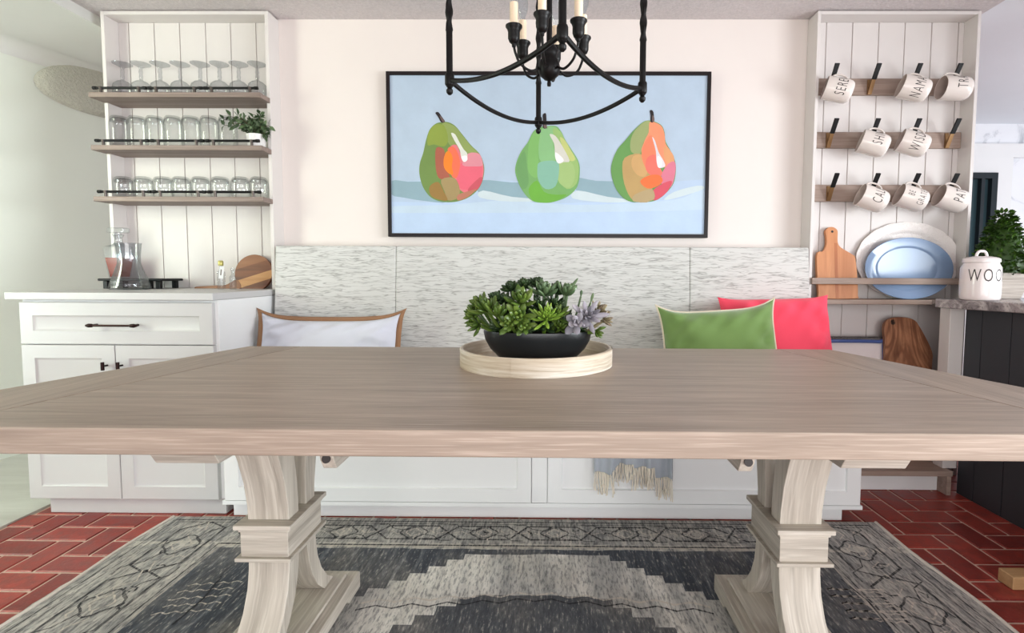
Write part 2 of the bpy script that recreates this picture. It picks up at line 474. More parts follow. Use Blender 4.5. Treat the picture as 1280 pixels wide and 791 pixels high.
# kitchen beyond the right unit
b = MB(); b.box(1.7, 6.2, 4.6, 4.7, 0, 2.42)
struct(b.build('wall_kitchen', 'marble'))
b = MB(); b.box(2.15, 6.2, -2.2, 4.7, 2.36, 2.43)
struct(b.build('ceiling_kitchen', 'ceilk'))
kz0, kz1 = zat(197, 4.58, 1260), zat(180, 4.58, 1260)
b = MB(); b.box(1.7, 6.2, 4.56, 4.6, kz0, kz1)
struct(b.build('trim_3', 'white'))
wx1, wz1 = xat(1242, 4.58, 217), zat(217, 4.58, 1235)
b = MB()
for (a0, a1, c0_, c1_) in ((wx1 - .05, wx1, 1.0, wz1), (wx1 - 1.1, wx1 - 1.05, 1.0, wz1), (wx1 - 1.05, wx1 - .05, wz1 - .05, wz1), (wx1 - 1.05, wx1 - .05, 1.0, 1.05), (wx1 - .14, wx1 - .11, 1.05, wz1 - .05), (wx1 - .11, wx1 - .05, 1.40, 1.43)):
    b.box(a0, a1, 4.53, 4.6, c0_, c1_)
win = struct(b.build('window_1', 'winframe'))
M['dusk'] = paint('dark_window_glass', C(70, 92, 98), .08, .2)
b = MB(); b.box(wx1 - 1.05, wx1 - .05, 4.57, 4.585, 1.05, wz1 - .05); b.build('pane', 'dusk', win)
b = MB()
b.box(wx1 + .0, wx1 + .14, 4.55, 4.6, .95, wz1 + .14); b.box(wx1 - 1.25, wx1, 4.55, 4.6, wz1, wz1 + .14)
struct(b.build('trim_4', 'white'))
t = thing('kitchen_base_cabinet', 'white base cabinet run along the far kitchen wall under the window', 'cabinet', (3.9, 4.25, 0))
b = MB(); b.box(2.2, 5.6, 3.97, 4.52, .1, .9); b.box(2.25, 5.6, 4.02, 4.5, 0, .1); b.build('carcass', 'white', t, .003)
b = MB(); b.box(2.18, 5.6, 3.93, 4.53, .9, .935); b.build('worktop', 'marble', t, .003)

# ================================================================== LEFT BUILT-IN SHELVING
XL0, XL1 = -2.275, -1.43
unit = thing('built_in_shelving', 'tall shallow white built-in with three glassware shelves above the left cabinet', 'shelving unit', ((XL0 + XL1) / 2, 2.68, .957))
zb, zt = .957, 2.346
b = MB(); b.box(XL0, XL0 + .018, YU, YW, zb, zt); b.build('side_panel', 'white_warm', unit, .0015)
b = MB(); b.box(XL1 - .018, XL1, YU, YW, zb, zt); b.build('side_panel', 'white_warm', unit, .0015)
b = MB(); b.box(XL0 + .018, XL1 - .018, YU, YW, zt - .018, zt); b.build('top_panel', 'white_warm', unit, .0015)
def shiplap(x0, x1, z0, z1, joints, y, mat, parent, name='back_panel'):
    b = MB(); xs = [x0] + list(joints) + [x1]; gw = .0022
    for k in range(len(xs) - 1):
        a = xs[k] + (gw if k else 0); c = xs[k + 1] - (gw if k < len(xs) - 2 else 0)
        b.box(a, c, y, y + .008, z0, z1)
    b.box(x0, x1, y + .006, y + .012, z0, z1)
    return b.build(name, mat, parent, .0012, 1)
js = [xat(p, 2.715, 330) for p in (173.5, 204.5, 235.5, 267, 297.5, 328.5)]
shiplap(XL0 + .018, XL1 - .018, zb, zt - .018, js, 2.715, 'white_warm', unit)
SZ = []
for (yt, yb) in ((115, 120.3), (181.3, 187), (245.6, 250)):
    z1, z0 = zat(yt, 2.54, 230), zat(yb, 2.54, 230); SZ.append(z1)
    b = MB()
    b.prism([(XL0 + .018, 2.713), (XL0 + .018, YU), (XL0, YU), (XL0, 2.54), (XL1, 2.54), (XL1, YU), (XL1 - .018, YU), (XL1 - .018, 2.713)], 2, z1 - .024, z1)
    sh = b.build('shelf', 'shelf', unit, .002)
    for q in range(3):
        L = (XL1 - XL0 - .03) / 3; xa = XL0 + .016 + q * (L + .003); xb_ = xa + L - .022
        b = MB(); zr = z1 + .026
        b.tube([(xa, 2.56, zr), (xb_, 2.56, zr)], .0062, 8)
        for xx in (xa, xb_): b.lathe([(0, -.008), (.008, -.008), (.008, .008), (0, .008)], (0, 0, 0), 10, mat=Matrix.Translation((xx, 2.56, zr)) @ Matrix.Rotation(pi / 2, 4, 'Y'))
        r_ = b.build('gallery_rail', 'black', sh)
        for xx in (xa + .03, xb_ - .03):
            b2 = MB(); b2.lathe([(.0065, 0), (.0065, .02), (.009, .021), (.009, .031), (0, .033)], (xx, 2.56, z1), 10)
            b2.build('rail_post', 'steel', sh)

# glassware
gob_prof = [(r_ * 1.07, z_ * 1.13) for r_, z_ in [(.036, 0), (.040, .022), (.042, .045), (.038, .062), (.025, .074), (.010, .080), (.006, .086), (.0085, .098), (.006, .108), (.0085, .118), (.006, .128), (.008, .138), (.030, .149), (.040, .153), (.041, .155), (.030, .1555), (0, .156)]]
def glass_thing(name, prof, label, cat, loc, group, inner=None, mat='glass'):
    t = thing(name, label, cat, loc, group)
    b = MB(); b.lathe(prof, (0, 0, 0), 28)
    b.build('glass_body', mat, t, world=False)
    if inner:
        b = MB(); b.lathe(inner, (0, 0, 0), 28); b.build('thick_base', 'crystal', t, world=False)
    return t
ords = ['leftmost', 'second from left', 'third from left', 'fourth from left', 'fourth from right', 'third from right', 'second from right', 'rightmost']
def row(xs, y, z, maker, labelf, first=None):
    for k, px in enumerate(xs):
        loc = (xat(px, y, 110), y, z)
        if k == 0: first = maker(loc); o = first
        else: o = copy_tree(first); o.location = loc
        o['label'] = labelf(k)
y1 = 2.645
row((154, 177, 201, 226, 251, 275, 299, 322), y1, SZ[0], lambda l: glass_thing('goblet', gob_prof, 'x', 'goblet', l, 'stemmed goblets upside down on the top shelf', mat='crystal'), lambda k: f'clear stemmed goblet upside down on the top shelf, {ords[k]} of eight')
tum_prof = [(.041, 0), (.0435, .03), (.044, .10), (.0425, .135), (.039, .156), (.032, .166), (0, .168)]
tum_in = [(.037, .138), (.0375, .149), (.029, .158), (0, .160)]
o7 = ['leftmost', 'second from left', 'third from left', 'middle', 'third from right, near the plant', 'second from right, near the plant', 'rightmost, half behind the potted plant']
row((147, 169.5, 192, 215, 237, 260, 283), y1, SZ[1], lambda l: glass_thing('tumbler', tum_prof, 'x', 'tumbler', l, 'tall tumblers on the middle shelf', tum_in), lambda k: f'tall clear tumbler upside down on the middle shelf, {o7[k]}')
st_prof = [(.036, 0), (.043, .02), (.0465, .05), (.0455, .078), (.042, .098), (.035, .109), (.028, .113), (0, .114)]
st_in = [(.036, .084), (.038, .094), (.030, .104), (0, .106)]
row((149, 174, 199, 222, 246.5, 271.5, 297, 320), y1, SZ[2], lambda l: glass_thing('short_glass', st_prof, 'x', 'glass', l, 'short glasses on the lowest shelf', st_in), lambda k: f'short clear glass upside down on the lowest shelf, {ords[k]} of eight')

# leaves
def leaf_card(b, p, d, up, L, W, mi=0, curl=.2):
    d = d.normalized(); s_ = d.cross(up)
    s_ = s_.normalized() if s_.length > 1e-4 else d.orthogonal().normalized()
    u = s_.cross(d).normalized()
    m = p + d * L * .5 + u * L * curl * .4; tip = p + d * L - u * L * curl * .3
    b.add([p, m + s_ * W * .5 - d * L * .08 + u * W * .12, m + s_ * W * .38 + d * L * .2, tip, m - s_ * W * .38 + d * L * .2, m - s_ * W * .5 - d * L * .08 + u * W * .12, m],
          [(0, 1, 6), (1, 2, 6), (2, 3, 6), (3, 4, 6), (4, 5, 6), (5, 0, 6)], mi, True)
rn = random.Random(3)
def rdir(up=.3):
    while True:
        v = Vector((rn.uniform(-1, 1), rn.uniform(-1, 1), rn.uniform(-up, 1)))
        if .1 < v.length < 1: return v.normalized()
pl = thing('potted_eucalyptus', 'small leafy green plant in a fluted white pot on the middle shelf', 'potted plant', (xat(320, 2.60, 175), 2.605, SZ[1]))
b = MB(); b.lathe([(0, 0), (.034, 0), (.040, .01), (.045, .065), (.041, .066), (.038, .05), (0, .05)], (0, 0, 0), 60, flute=.025, nf=20)
b.build('pot', 'pot_white', pl, world=False)
b = MB(); bs = MB()
for k in range(34):
    d = rdir(-.1); d.y *= .45; d.z *= 1.25; d = d.normalized(); L = rn.uniform(.08, .15) * (1.0 if d.z < .8 else .8)
    a0 = Vector((rn.uniform(-.02, .02), rn.uniform(-.02, .02), .05))
    if d.x > .3: L *= .62
    if d.y > 0: L *= .6
    pts = bez(a0, a0 + Vector((0, 0, L * .55)), a0 + d * L, 6)
    bs.tube(pts, .0012, 5)
    for q in range(1, 7):
        for sgn in (-1, 1):
            dd = (pts[q] - pts[q - 1]).normalized(); s_ = dd.cross(Vector((0, 1, .3))).normalized()
            leaf_card(b, pts[q], (dd * .7 + s_ * sgn + Vector((rn.uniform(-.3, .3),) * 3)), rdir(), rn.uniform(.026, .042), rn.uniform(.013, .019))
b.build('foliage', 'euc', pl, world=False); bs.build('stems', 'stem', pl, world=False)

# ================================================================== LEFT BASE CABINET
YC = 2.112; CL, CR = -2.232, -1.402; ZC = .957; Zcb = .926
cb = thing('base_cabinet', 'white shaker base cabinet with one drawer over two doors on the left', 'cabinet', ((CL + CR) / 2, 2.4, 0))
zbot = .072
b = MB(); b.box(CL, CR, YC + .02, YW - .005, zbot, Zcb); b.build('carcass', 'white', cb, .002)  # whiter than the fronts, so the lit side is in the colour
b = MB(); b.box(CL + .06, CR - .004, 2.118 + .025, YW - .01, 0, zbot); b.build('toe_kick', 'white_shaded', cb, .002)
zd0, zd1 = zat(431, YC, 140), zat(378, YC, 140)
b = MB(); b.shaker(CL + .004, CR - .014, zd0 + .002, zd1, YC, .055, .008, .02, .012); dr = b.build('drawer', 'white_shaded', cb)
hx0, hx1, hz = xat(107, YC - .03, 407), xat(171, YC - .03, 407), zat(407, YC - .03, 140)
b = MB(); b.tube([(hx0 + .012, YC - .03, hz), (hx1 - .012, YC - .03, hz)], .0045, 10)
for xx, sg in ((hx0, 1), (hx1, -1)):
    b.tube([(xx, YC - .03, hz), (xx + sg * .012, YC - .03, hz), (xx + sg * .026, YC - .03, hz), (xx + sg * .03, YC - .03, hz)], [.004, .0085, .0075, .005], 10)
    b.tube([(xx + sg * .02, YC - .03, hz), (xx + sg * .02, YC + .002, hz)], .005, 8)
b.build('handle', 'bronze', dr)
xm = xat(143.5, YC, 440)
for xa, xb_, kx in ((CL + .004, xm - .0015, 127), (xm + .0015, CR - .014, 146)):
    b = MB(); b.shaker(xa, xb_, zbot + .003, zd0 - .002, YC, .055, .008, .02, .012); d_ = b.build('door', 'white_shaded', cb)
    kp = at(kx, 458, YC - .028)
    b = MB(); b.tube([(kp.x, YC + .002, kp.z), (kp.x, YC - .022, kp.z)], .004, 8)
    b.tube([(kp.x, YC - .024, kp.z + .017), (kp.x, YC - .024, kp.z - .017)], [.0065, .0065], 10)
    b.build('knob', 'bronze', d_)
wt = thing('worktop', 'white slab worktop on the left base cabinet', 'worktop', ((CL + CR) / 2, 2.4, Zcb))
b = MB(); b.box(-2.268, CR + .002, YC - .018, YW - .002, Zcb, ZC); b.build('slab', 'white_shaded', wt, .004)

# things on the left worktop
ri = thing('riser_stand', 'low black wooden riser with turned legs on the left worktop', 'stand', (xat(167, 2.6, 360), 2.62, ZC))
rz_ = zat(348, 2.6, 165)
x0, x1 = xat(128, 2.58, 350), xat(208, 2.58, 350)
b = MB(); b.box(x0, x1, 2.55, 2.70, rz_ - .012, rz_); b.build('top', 'blackw', ri, .004)
for xx in (x0 + .03, x0 + .05 + .2, x1 - .10, x1 - .03):
    b = MB(); b.box(xx - .011, xx + .011, 2.56, 2.58, ZC, rz_ - .012); b.build('leg', 'blackw', ri, .002)
for xx in (x0 + .03, x1 - .03):
    b = MB(); b.box(xx - .011, xx + .011, 2.67, 2.69, ZC, rz_ - .012); b.build('leg', 'blackw', ri, .002)
dx = xat(149, 2.62, 320)
de = thing('whiskey_decanter', 'square crystal decanter half full of amber spirit with flat glass stopper, on the black riser', 'decanter', (dx, 2.62, rz_))
sq = lambda prof, b, mi=0: b.lathe([(r * 1.25, z) for r, z in prof], (0, 0, 0), 4, mi, mat=Matrix.Rotation(pi / 4, 4, 'Z'), smooth=False)
b = MB(); sq([(0, 0), (.030, 0), (.036, .006), (.050, .15), (.045, .162), (.022, .172), (.017, .18)], b); b.lathe([(.0215, .172), (.018, .185), (.0165, .205), (.024, .222), (.024, .225), (.015, .222)], (0, 0, 0), 20)
b.build('bottle', 'crystal', de, world=False)
b = MB(); sq([(0, .008), (.031, .008), (.0445, .105), (0, .106)], b); b.build('spirit', 'spirit', de, world=False)
b = MB(); b.box(-.044, .044, -.022, .022, .232, .258); b.lathe([(.012, .205), (.013, .232)], (0, 0, 0), 14); b.build('stopper', 'crystal', de, .005, world=False)
ca = thing('carafe', 'clear cone shaped glass carafe standing in front of the amber decanter', 'carafe', (xat(163, 2.45, 365), 2.45, ZC))
k = 2.45 / 640
b = MB(); b.lathe([(0, .001), (.078, .002), (.083, .010), (.080, .025), (.052, .105), (.045, .13), (.046, .17), (.051, .222), (.0525, .223), (.0495, .215), (.044, .165), (.043, .13), (.050, .105), (.076, .02), (0, .012)], (0, 0, 0), 40)
b.build('glass_body', 'crystal', ca, world=False)
b = MB(); b.lathe([(0, .013), (.074, .018), (.0735, .028), (0, .030)], (0, 0, 0), 40); b.build('thick_base', 'crystal', ca, world=False)

# round acacia board with handle leaning on the panel
rb = thing('round_serving_board', 'round two-tone dark wood board with side handle leaning at the back of the left worktop', 'serving board', (xat(318, 2.66, 345), 2.66, ZC))
cz = zat(341.5, 2.665, 318) - ZC; rad = .097
rot = Matrix.Translation((0, 0, cz)) @ Matrix.Rotation(R(-9), 4, 'X')
b = MB()
def chordpoly(lo, hi, ang=R(18), n=64):
    pts = []
    for k in range(n):
        a = 2 * pi * k / n; p = (rad * cos(a), rad * sin(a)); pts.append(p)
    nx, ny = -sin(ang), cos(ang)
    def clip(P, sgn, lim):
        out = []
        for k in range(len(P)):
            a, c = P[k], P[(k + 1) % len(P)]
            da, dc = sgn * ((a[0] * nx + a[1] * ny) - lim), sgn * ((c[0] * nx + c[1] * ny) - lim)
            if da >= 0: out.append(a)
            if da * dc < 0:
                t = da / (da - dc); out.append((a[0] + (c[0] - a[0]) * t, a[1] + (c[1] - a[1]) * t))
        return out
    P = clip(pts, 1, lo); return clip(P, -1, hi)
for lo, hi, mi in ((-.2, -.055, 0), (-.055, -.012, 1), (-.012, .045, 0), (.045, .2, 2)):
    P = chordpoly(lo, hi)
    if len(P) > 2: b.prism(P, 1, -.008, .008, mi, mat=rot)
b.build('board', ['acacia', 'acacia_pale', 'acacia_mid'], rb, world=False)
b = MB(); hx = xat(243, 2.62, 363) - rb.location.x
P = spline([(-.085, -.035), (-.14, -.062), (-.20, -.066), (hx, -.072), (hx - .012, -.079), (hx, -.088), (-.20, -.087), (-.12, -.088), (-.06, -.078)], 5)
b.prism([(p[0], p[1]) for p in P], 1, -.009, .007, 0, mat=rot)
b.build('handle', 'acacia_mid', rb, .003, world=False)
for (px, nm, lab, h, wd) in ((277, 'labelled_bottle', 'small square clear bottle with gold cap and white neck label on the left worktop', .142, .026), (291.5, 'clear_bottle', 'smaller plain clear bottle beside the gold capped bottle', .105, .022)):
    yb_ = 2.50
    t = thing(nm, lab, 'bottle', (xat(px, yb_, 362), yb_, ZC))
    s_ = wd * .52
    b = MB(); b.box(-s_, s_, -s_, s_, .002, h * .62); b.lathe([(s_ * .95, h * .62), (s_ * .55, h * .70), (s_ * .5, h * .84), (s_ * .62, h * .86)], (0, 0, 0), 20)
    b.build('glass_body', 'crystal', t, .004, world=False)
    if nm == 'labelled_bottle':
        b = MB(); b.lathe([(s_ * .75, h * .82), (s_ * .85, h * .84), (s_ * .85, h * .97), (s_ * .6, h), (0, h)], (0, 0, 0), 20); b.build('cap', 'goldcap', t, world=False)
        b = MB(); b.box(-s_ * .7, s_ * .95, -s_ - .003, -s_ - .0015, h * .38, h * .80, mat=Matrix.Rotation(R(7), 4, 'Y')); b.box(-.002, .003, -s_ - .004, -s_ - .003, h * .5, h * .7, 1, mat=Matrix.Rotation(R(7), 4, 'Y'))
        b.build('paper_label', ['label', 'steel'], t, world=False)
    else:
        b = MB(); b.lathe([(s_ * .6, h * .85), (s_ * .7, h * .88), (s_ * .7, h), (0, h)], (0, 0, 0), 16); b.build('stopper', 'crystal', t, world=False)

# ================================================================== BENCH
YB = 2.085; BL, BR = -1.386, 1.296; zs = .43
be = thing('upholstered_bench', 'long built-in bench with white panelled base and grey wavy upholstered back', 'bench', (-.04, 2.35, 0))
b = MB(); b.box(BL, BR, YB + .02, YW - .01, .064, zs); b.build('base', 'white', be, .002)
b = MB(); b.box(BL + .02, BR - .06, 2.13, YW - .01, 0, .064); b.build('plinth', 'white', be, .002)
b = MB(); b.box(-.083, -.019, YB + .003, YB + .02, .085, zs - .01); b.box(BL, BR, YB + .003, YB + .02, .066, .083); b.build('face_frame', 'white', be, .001)
for xa, xb_ in ((BL + .015, -.085), (-.017, BR - .012)):
    b = MB(); b.shaker(xa, xb_, .085, zs - .012, YB, .058, .009, .02, .004); b.build('door', 'white', be)
def rounded_slab(b, x0, x1, y0, y1, z0, z1): b.box(x0, x1, y0, y1, z0, z1)
b = MB(); b.box(BL + .002, BR - .002, YB + .01, 2.50, zs, .535); b.build('seat_cushion', 'f_bench', be, .03, 4)
b = MB()
bx0, bx1 = xat(345, 2.56, 309), xat(1010.5, 2.56, 309); bz1 = zat(308.5, 2.58, 690)
sx = [bx0, xat(496, 2.56, 340), xat(861, 2.56, 340), bx1]
for k in range(3):
    a, c = sx[k], sx[k + 1]
    b.prism([(2.49, zs + .01), (2.552, bz1), (2.725, bz1), (2.725, zs + .01)], 0, a, c)
b.build('backrest', 'f_bench', be, .008, 3)

# cushions
def cushion(name, label, loc, rot, a, h, th, cov, trim=None, pinch=.07, seed=0, tw=.006, flange=0, sag=.0):
    t = thing(name, label, 'cushion', loc, None); t.rotation_euler = rot
    rs = random.Random(seed); ph = [rs.uniform(0, 6) for _ in range(8)]
    def edge(u, v):
        x = a * u * (1 - pinch * (1 - abs(v) ** 3.5)); z = h * v * (1 - pinch * 1.4 * (1 - abs(u) ** 4.5))
        if v > 0: z -= sag * v * (1 - u ** 4)
        return x, z
    def sheet(sg):
        def fn(p, q):
            u, v = p * 2 - 1, q * 2 - 1
            x, z = edge(u, v)
            d = (max(0, 1 - u ** 4) ** .62) * (max(0, 1 - v ** 4) ** .62)
            cr = min(1, 4 * (1 - max(abs(u), abs(v)))) * max(abs(u), abs(v)) ** 2
            wv = .017 * cr * (sin(9 * u + 5 * v + ph[0]) + sin(13 * u * v + ph[1]) + .6 * sin(17 * u - 11 * v + ph[2]))
            return (x, sg * (th * d) - wv * d ** .3 * (1 if sg < 0 else 0), z)
        return fn
    b = MB(); b.grid(sheet(-1), 48, 34); b.grid(sheet(1), 48, 34)
    c = b.build('cover', cov, t, world=False, weld=True)
    if trim:
        ring = [(k / 40 * 2 - 1, -1) for k in range(40)] + [(1, k / 30 * 2 - 1) for k in range(30)] + [(1 - k / 40 * 2, 1) for k in range(40)] + [(-1, 1 - k / 30 * 2) for k in range(30)]
        b = MB()
        if flange:
            vs = []
            for u, v in ring:
                x, z = edge(u, v); l = 1 + flange / max(a, h); vs.append((x * .985, -.004, z * .985)); vs.append((x + flange * max(-1, min(1, u * 1.6)) * (abs(u) > .6) , .0, z + flange * max(-1, min(1, v * 1.6)) * (abs(v) > .6)))
            n = len(ring); b.add(vs, [(2 * k, 2 * ((k + 1) % n), 2 * ((k + 1) % n) + 1, 2 * k + 1) for k in range(n)], 0, True)
            o = b.build('flange', trim, t, world=False); s_ = o.modifiers.new('thick', 'SOLIDIFY'); s_.thickness = .006; s_.offset = 0
        else:
            b.tube([(edge(u, v)[0] * 1.004, 0, edge(u, v)[1] * 1.004) for u, v in ring], tw, 8, True)
            b.build('piping', trim, t, world=False)
    return t
zseat = .535
cushion('lumbar_cushion', 'pale grey-white lumbar cushion with tan edging at the left end of the bench', (-1.045, 2.37, zseat + .168), (R(-14), 0, R(1)), .335, .158, .075, 'f_white', 'f_tan', .06, 2, flange=.019, sag=.03)
cushion('lumbar_cushion', 'green velvet lumbar cushion with cream piping leaning in front of the pink one', (.737, 2.245, zseat + .195), (R(-14), R(-4), R(-2)), .262, .198, .085, 'f_green', 'f_cream', .09, 5, .0045, sag=.02)
cushion('square_cushion', 'coral pink square cushion at the right end of the bench behind the green one', (1.055, 2.395, zseat + .205), (R(-15), R(-1.5), 0), .262, .208, .075, 'f_pink', None, .055, 9)

# throw hanging over the seat front
th = thing('throw_blanket', 'folded grey throw with cream fringe hanging over the bench front', 'blanket', (.25, YB, zs))
tx0, tx1 = xat(743, 2.07, 580), xat(839, 2.07, 580)
def hem(u):
    px = 743 + 96 * u
    y = 590 if u < .28 else (580 if u < .5 else (584 if u < .78 else 597))
    if .2 < u < .32: y = 590 + (u - .2) / .12 * -10
    if .12 < u < .28: y += 3 * sin((u - .12) / .16 * pi)
    return zat(y, 2.07, px)
def thrf(u, v):
    x = tx0 + (tx1 - tx0) * u
    rip = .010 * sin(u * 23) + .006 * sin(u * 41 + 1)
    zb_ = hem(u); zt_ = zseat + .006
    s_ = v * 1.35
    if s_ < .35: return (x, 2.30 - s_ / .35 * (2.30 - 2.085), zt_ + .006)
    q = (s_ - .35)
    return (x + rip * .3, 2.068 - .012 * min(1, q * 5) + rip * min(1, q * 4), zt_ - .004 - (zt_ - zb_) * q)
b = MB(); b.grid(thrf, 60, 34); o = b.build('cloth', 'f_throw', th); s_ = o.modifiers.new('thick', 'SOLIDIFY'); s_.thickness = .006
b = MB(); rs = random.Random(4)
for k in range(74):
    u = (k + rs.random()) / 74; p = Vector(thrf(u, 1.0)); L = .075 + rs.uniform(-.012, .012)
    if .28 < u < .5: L *= .8
    dx_ = rs.uniform(-.012, .012)
    pts = [p + Vector((0, -.003, .01)), p + Vector((dx_ * .3, -.006, -L * .3)), p + Vector((dx_ * .8 + rs.uniform(-.004, .004), -.004, -L * .7)), p + Vector((dx_, -.003 + rs.uniform(-.006, .002), -L))]
    b.tube(spline(pts, 3, False), .0024, 5)
b.build('fringe', 'f_fringe', th)

# ================================================================== PAINTING
pa = thing('framed_painting', 'wide framed painting of three pears on a pale blue ground above the bench', 'painting', (-.03, YW, 1.65))
a0, a1 = at(483, 89.5, 2.70), at(887.5, 89.5, 2.70); c0_, c1_ = at(485, 296.5, 2.70), at(886, 296.5, 2.70)
fx0, fx1 = (a0.x + c0_.x) / 2, (a1.x + c1_.x) / 2; fz1, fz0 = (a0.z + a1.z) / 2, (c0_.z + c1_.z) / 2
M['frame'] = paint('dark_brown_frame', C(30, 20, 22), .4, .1)
b = MB(); fw = .018
b.box(fx0, fx0 + fw, 2.695, YW - .002, fz0, fz1); b.box(fx1 - fw, fx1, 2.695, YW - .002, fz0, fz1)
b.box(fx0 + fw, fx1 - fw, 2.695, YW - .002, fz1 - fw, fz1); b.box(fx0 + fw, fx1 - fw, 2.695, YW - .002, fz0, fz0 + fw)
b.build('frame', 'frame', pa, .0015)
def oil(name, c):
    t = NT(name); v = t.coord()
    n = t.noise(v, 9, 4, .6); k = .90
    cc = t.mix(n, tuple(x * k for x in c[:3]) + (1,), tuple(min(1, x * 1.08) for x in c[:3]) + (1,))
    M[name] = t.bsdf(cc, .55, t.bump(t.noise(t.coord((40, 40, 90)), 1, 3), .2, .002))
PCOL = {}; PM = []
def pc(r, g, b_):
    k = f'oil_{r}_{g}_{b_}'
    if k not in PCOL:
        oil(k, C(r, g, b_)); PCOL[k] = len(PM); PM.append(k)
    return PCOL[k]
YP = 2.704; layer = [0]
pb = MB()
def poly(pts, col, sm=0):
    layer[0] += 1; y = YP - layer[0] * .00006
    if sm: pts = [(min(max(q[0], 489.5), 881), q[1]) for q in spline(pts, sm)]
    pb.add([tuple(at(x, yy, y)) for x, yy in pts], [list(range(len(pts)))], col)
pb.box(fx0 + fw - .004, fx1 - fw + .004, YP, YP + .012, fz0 + fw - .004, fz1 - fw + .004, pc(184, 200, 216))
l, r = 489.5, 881
poly([(l, 226), (600, 225), (700, 227), (800, 230), (881, 224), (881, 291), (l, 291)], pc(186, 204, 224))
poly([(l, 252), (600, 254), (700, 254), (r, 248), (r, 291), (l, 291)], pc(190, 209, 232))
poly([(560, 256), (640, 250), (720, 256), (840, 250), (875, 236), (881, 244), (881, 262), (l, 266), (l, 258)], pc(196, 213, 228), 4)
for P in ([(l, 226), (510, 227), (545, 229), (560, 252), (530, 251), (505, 247), (l, 243)], [(600, 225), (640, 228), (668, 230), (680, 252), (650, 250), (625, 246), (603, 243), (596, 236)], [(720, 222), (745, 226), (782, 229), (800, 252), (770, 250), (748, 246), (724, 240), (718, 232)]):
    poly(P, pc(150, 176, 186), 3)
for P in ([(604, 238), (640, 246), (690, 250), (640, 252), (600, 247)], [(722, 238), (760, 246), (800, 251), (760, 253), (716, 248)], [(842, 240), (872, 232), (880, 236), (850, 246), (830, 250)]):
    poly(P, pc(206, 218, 222), 3)
def pear(ox, oy, s_, out, facets, stem):
    T = lambda P: [(ox + x / s_, oy + y / s_) for x, y in P]
    o = [(q[0], q[1]) for q in spline(T(out), 5)]
    poly(o, facets[0][1])
    for P, c in facets[1:]: poly(T(P), c, 3)
    poly(T(stem[0]), pc(44, 36, 38), 3); poly(T(stem[1]), pc(120, 100, 96), 3)
g = pc
pear(500, 130, 5.646, [(290, 128), (340, 128), (390, 155), (440, 215), (500, 290), (560, 350), (592, 430), (590, 510), (560, 590), (490, 655), (400, 688), (300, 690), (220, 660), (165, 590), (138, 500), (140, 420), (165, 340), (185, 250), (210, 180), (250, 140)],
 [(None, g(122, 148, 84)),
  ([(300, 130), (390, 160), (440, 220), (500, 295), (555, 350), (480, 350), (430, 320), (360, 300), (320, 220)], g(150, 166, 100)),
  ([(240, 150), (310, 150), (340, 250), (310, 300), (240, 285), (195, 290), (200, 210)], g(146, 162, 76)),
  ([(255, 310), (310, 320), (320, 400), (340, 480), (350, 520), (290, 530), (262, 500), (250, 420)], g(176, 104, 84)),
  ([(350, 310), (400, 290), (440, 370), (500, 350), (560, 352), (588, 430), (586, 510), (550, 590), (470, 630), (400, 580), (380, 500), (350, 430)], g(226, 128, 136)),
  ([(430, 420), (520, 420), (580, 440), (570, 540), (500, 600), (420, 590), (400, 500)], g(230, 112, 130)),
  ([(480, 350), (556, 352), (585, 430), (520, 440), (440, 430)], g(222, 150, 160)),
  ([(560, 520), (584, 530), (550, 600), (500, 620), (480, 600)], g(206, 96, 108)),
  ([(335, 320), (375, 300), (410, 350), (425, 430), (400, 520), (360, 500), (360, 400)], g(236, 122, 92)),
  ([(325, 340), (350, 335), (372, 380), (366, 440), (375, 495), (345, 490), (312, 450), (308, 390)], g(240, 140, 50)),
  ([(290, 535), (380, 520), (420, 590), (410, 660), (340, 680), (315, 620)], g(170, 150, 106)),
  ([(210, 580), (270, 550), (310, 620), (335, 680), (260, 670), (215, 640)], g(160, 128, 72)),
  ([(410, 640), (500, 610), (540, 600), (480, 655), (410, 680)], g(190, 128, 106)),
  ([(360, 205), (390, 215), (420, 270), (450, 320), (475, 350), (470, 400), (445, 405), (430, 370), (420, 320), (385, 260)], g(222, 224, 214)),
  ([(432, 372), (470, 365), (475, 395), (450, 408)], g(248, 244, 240))],
 ([(250, 62), (272, 58), (295, 90), (318, 124), (292, 130), (268, 90)], [(278, 80), (300, 100), (316, 122), (300, 126)]))
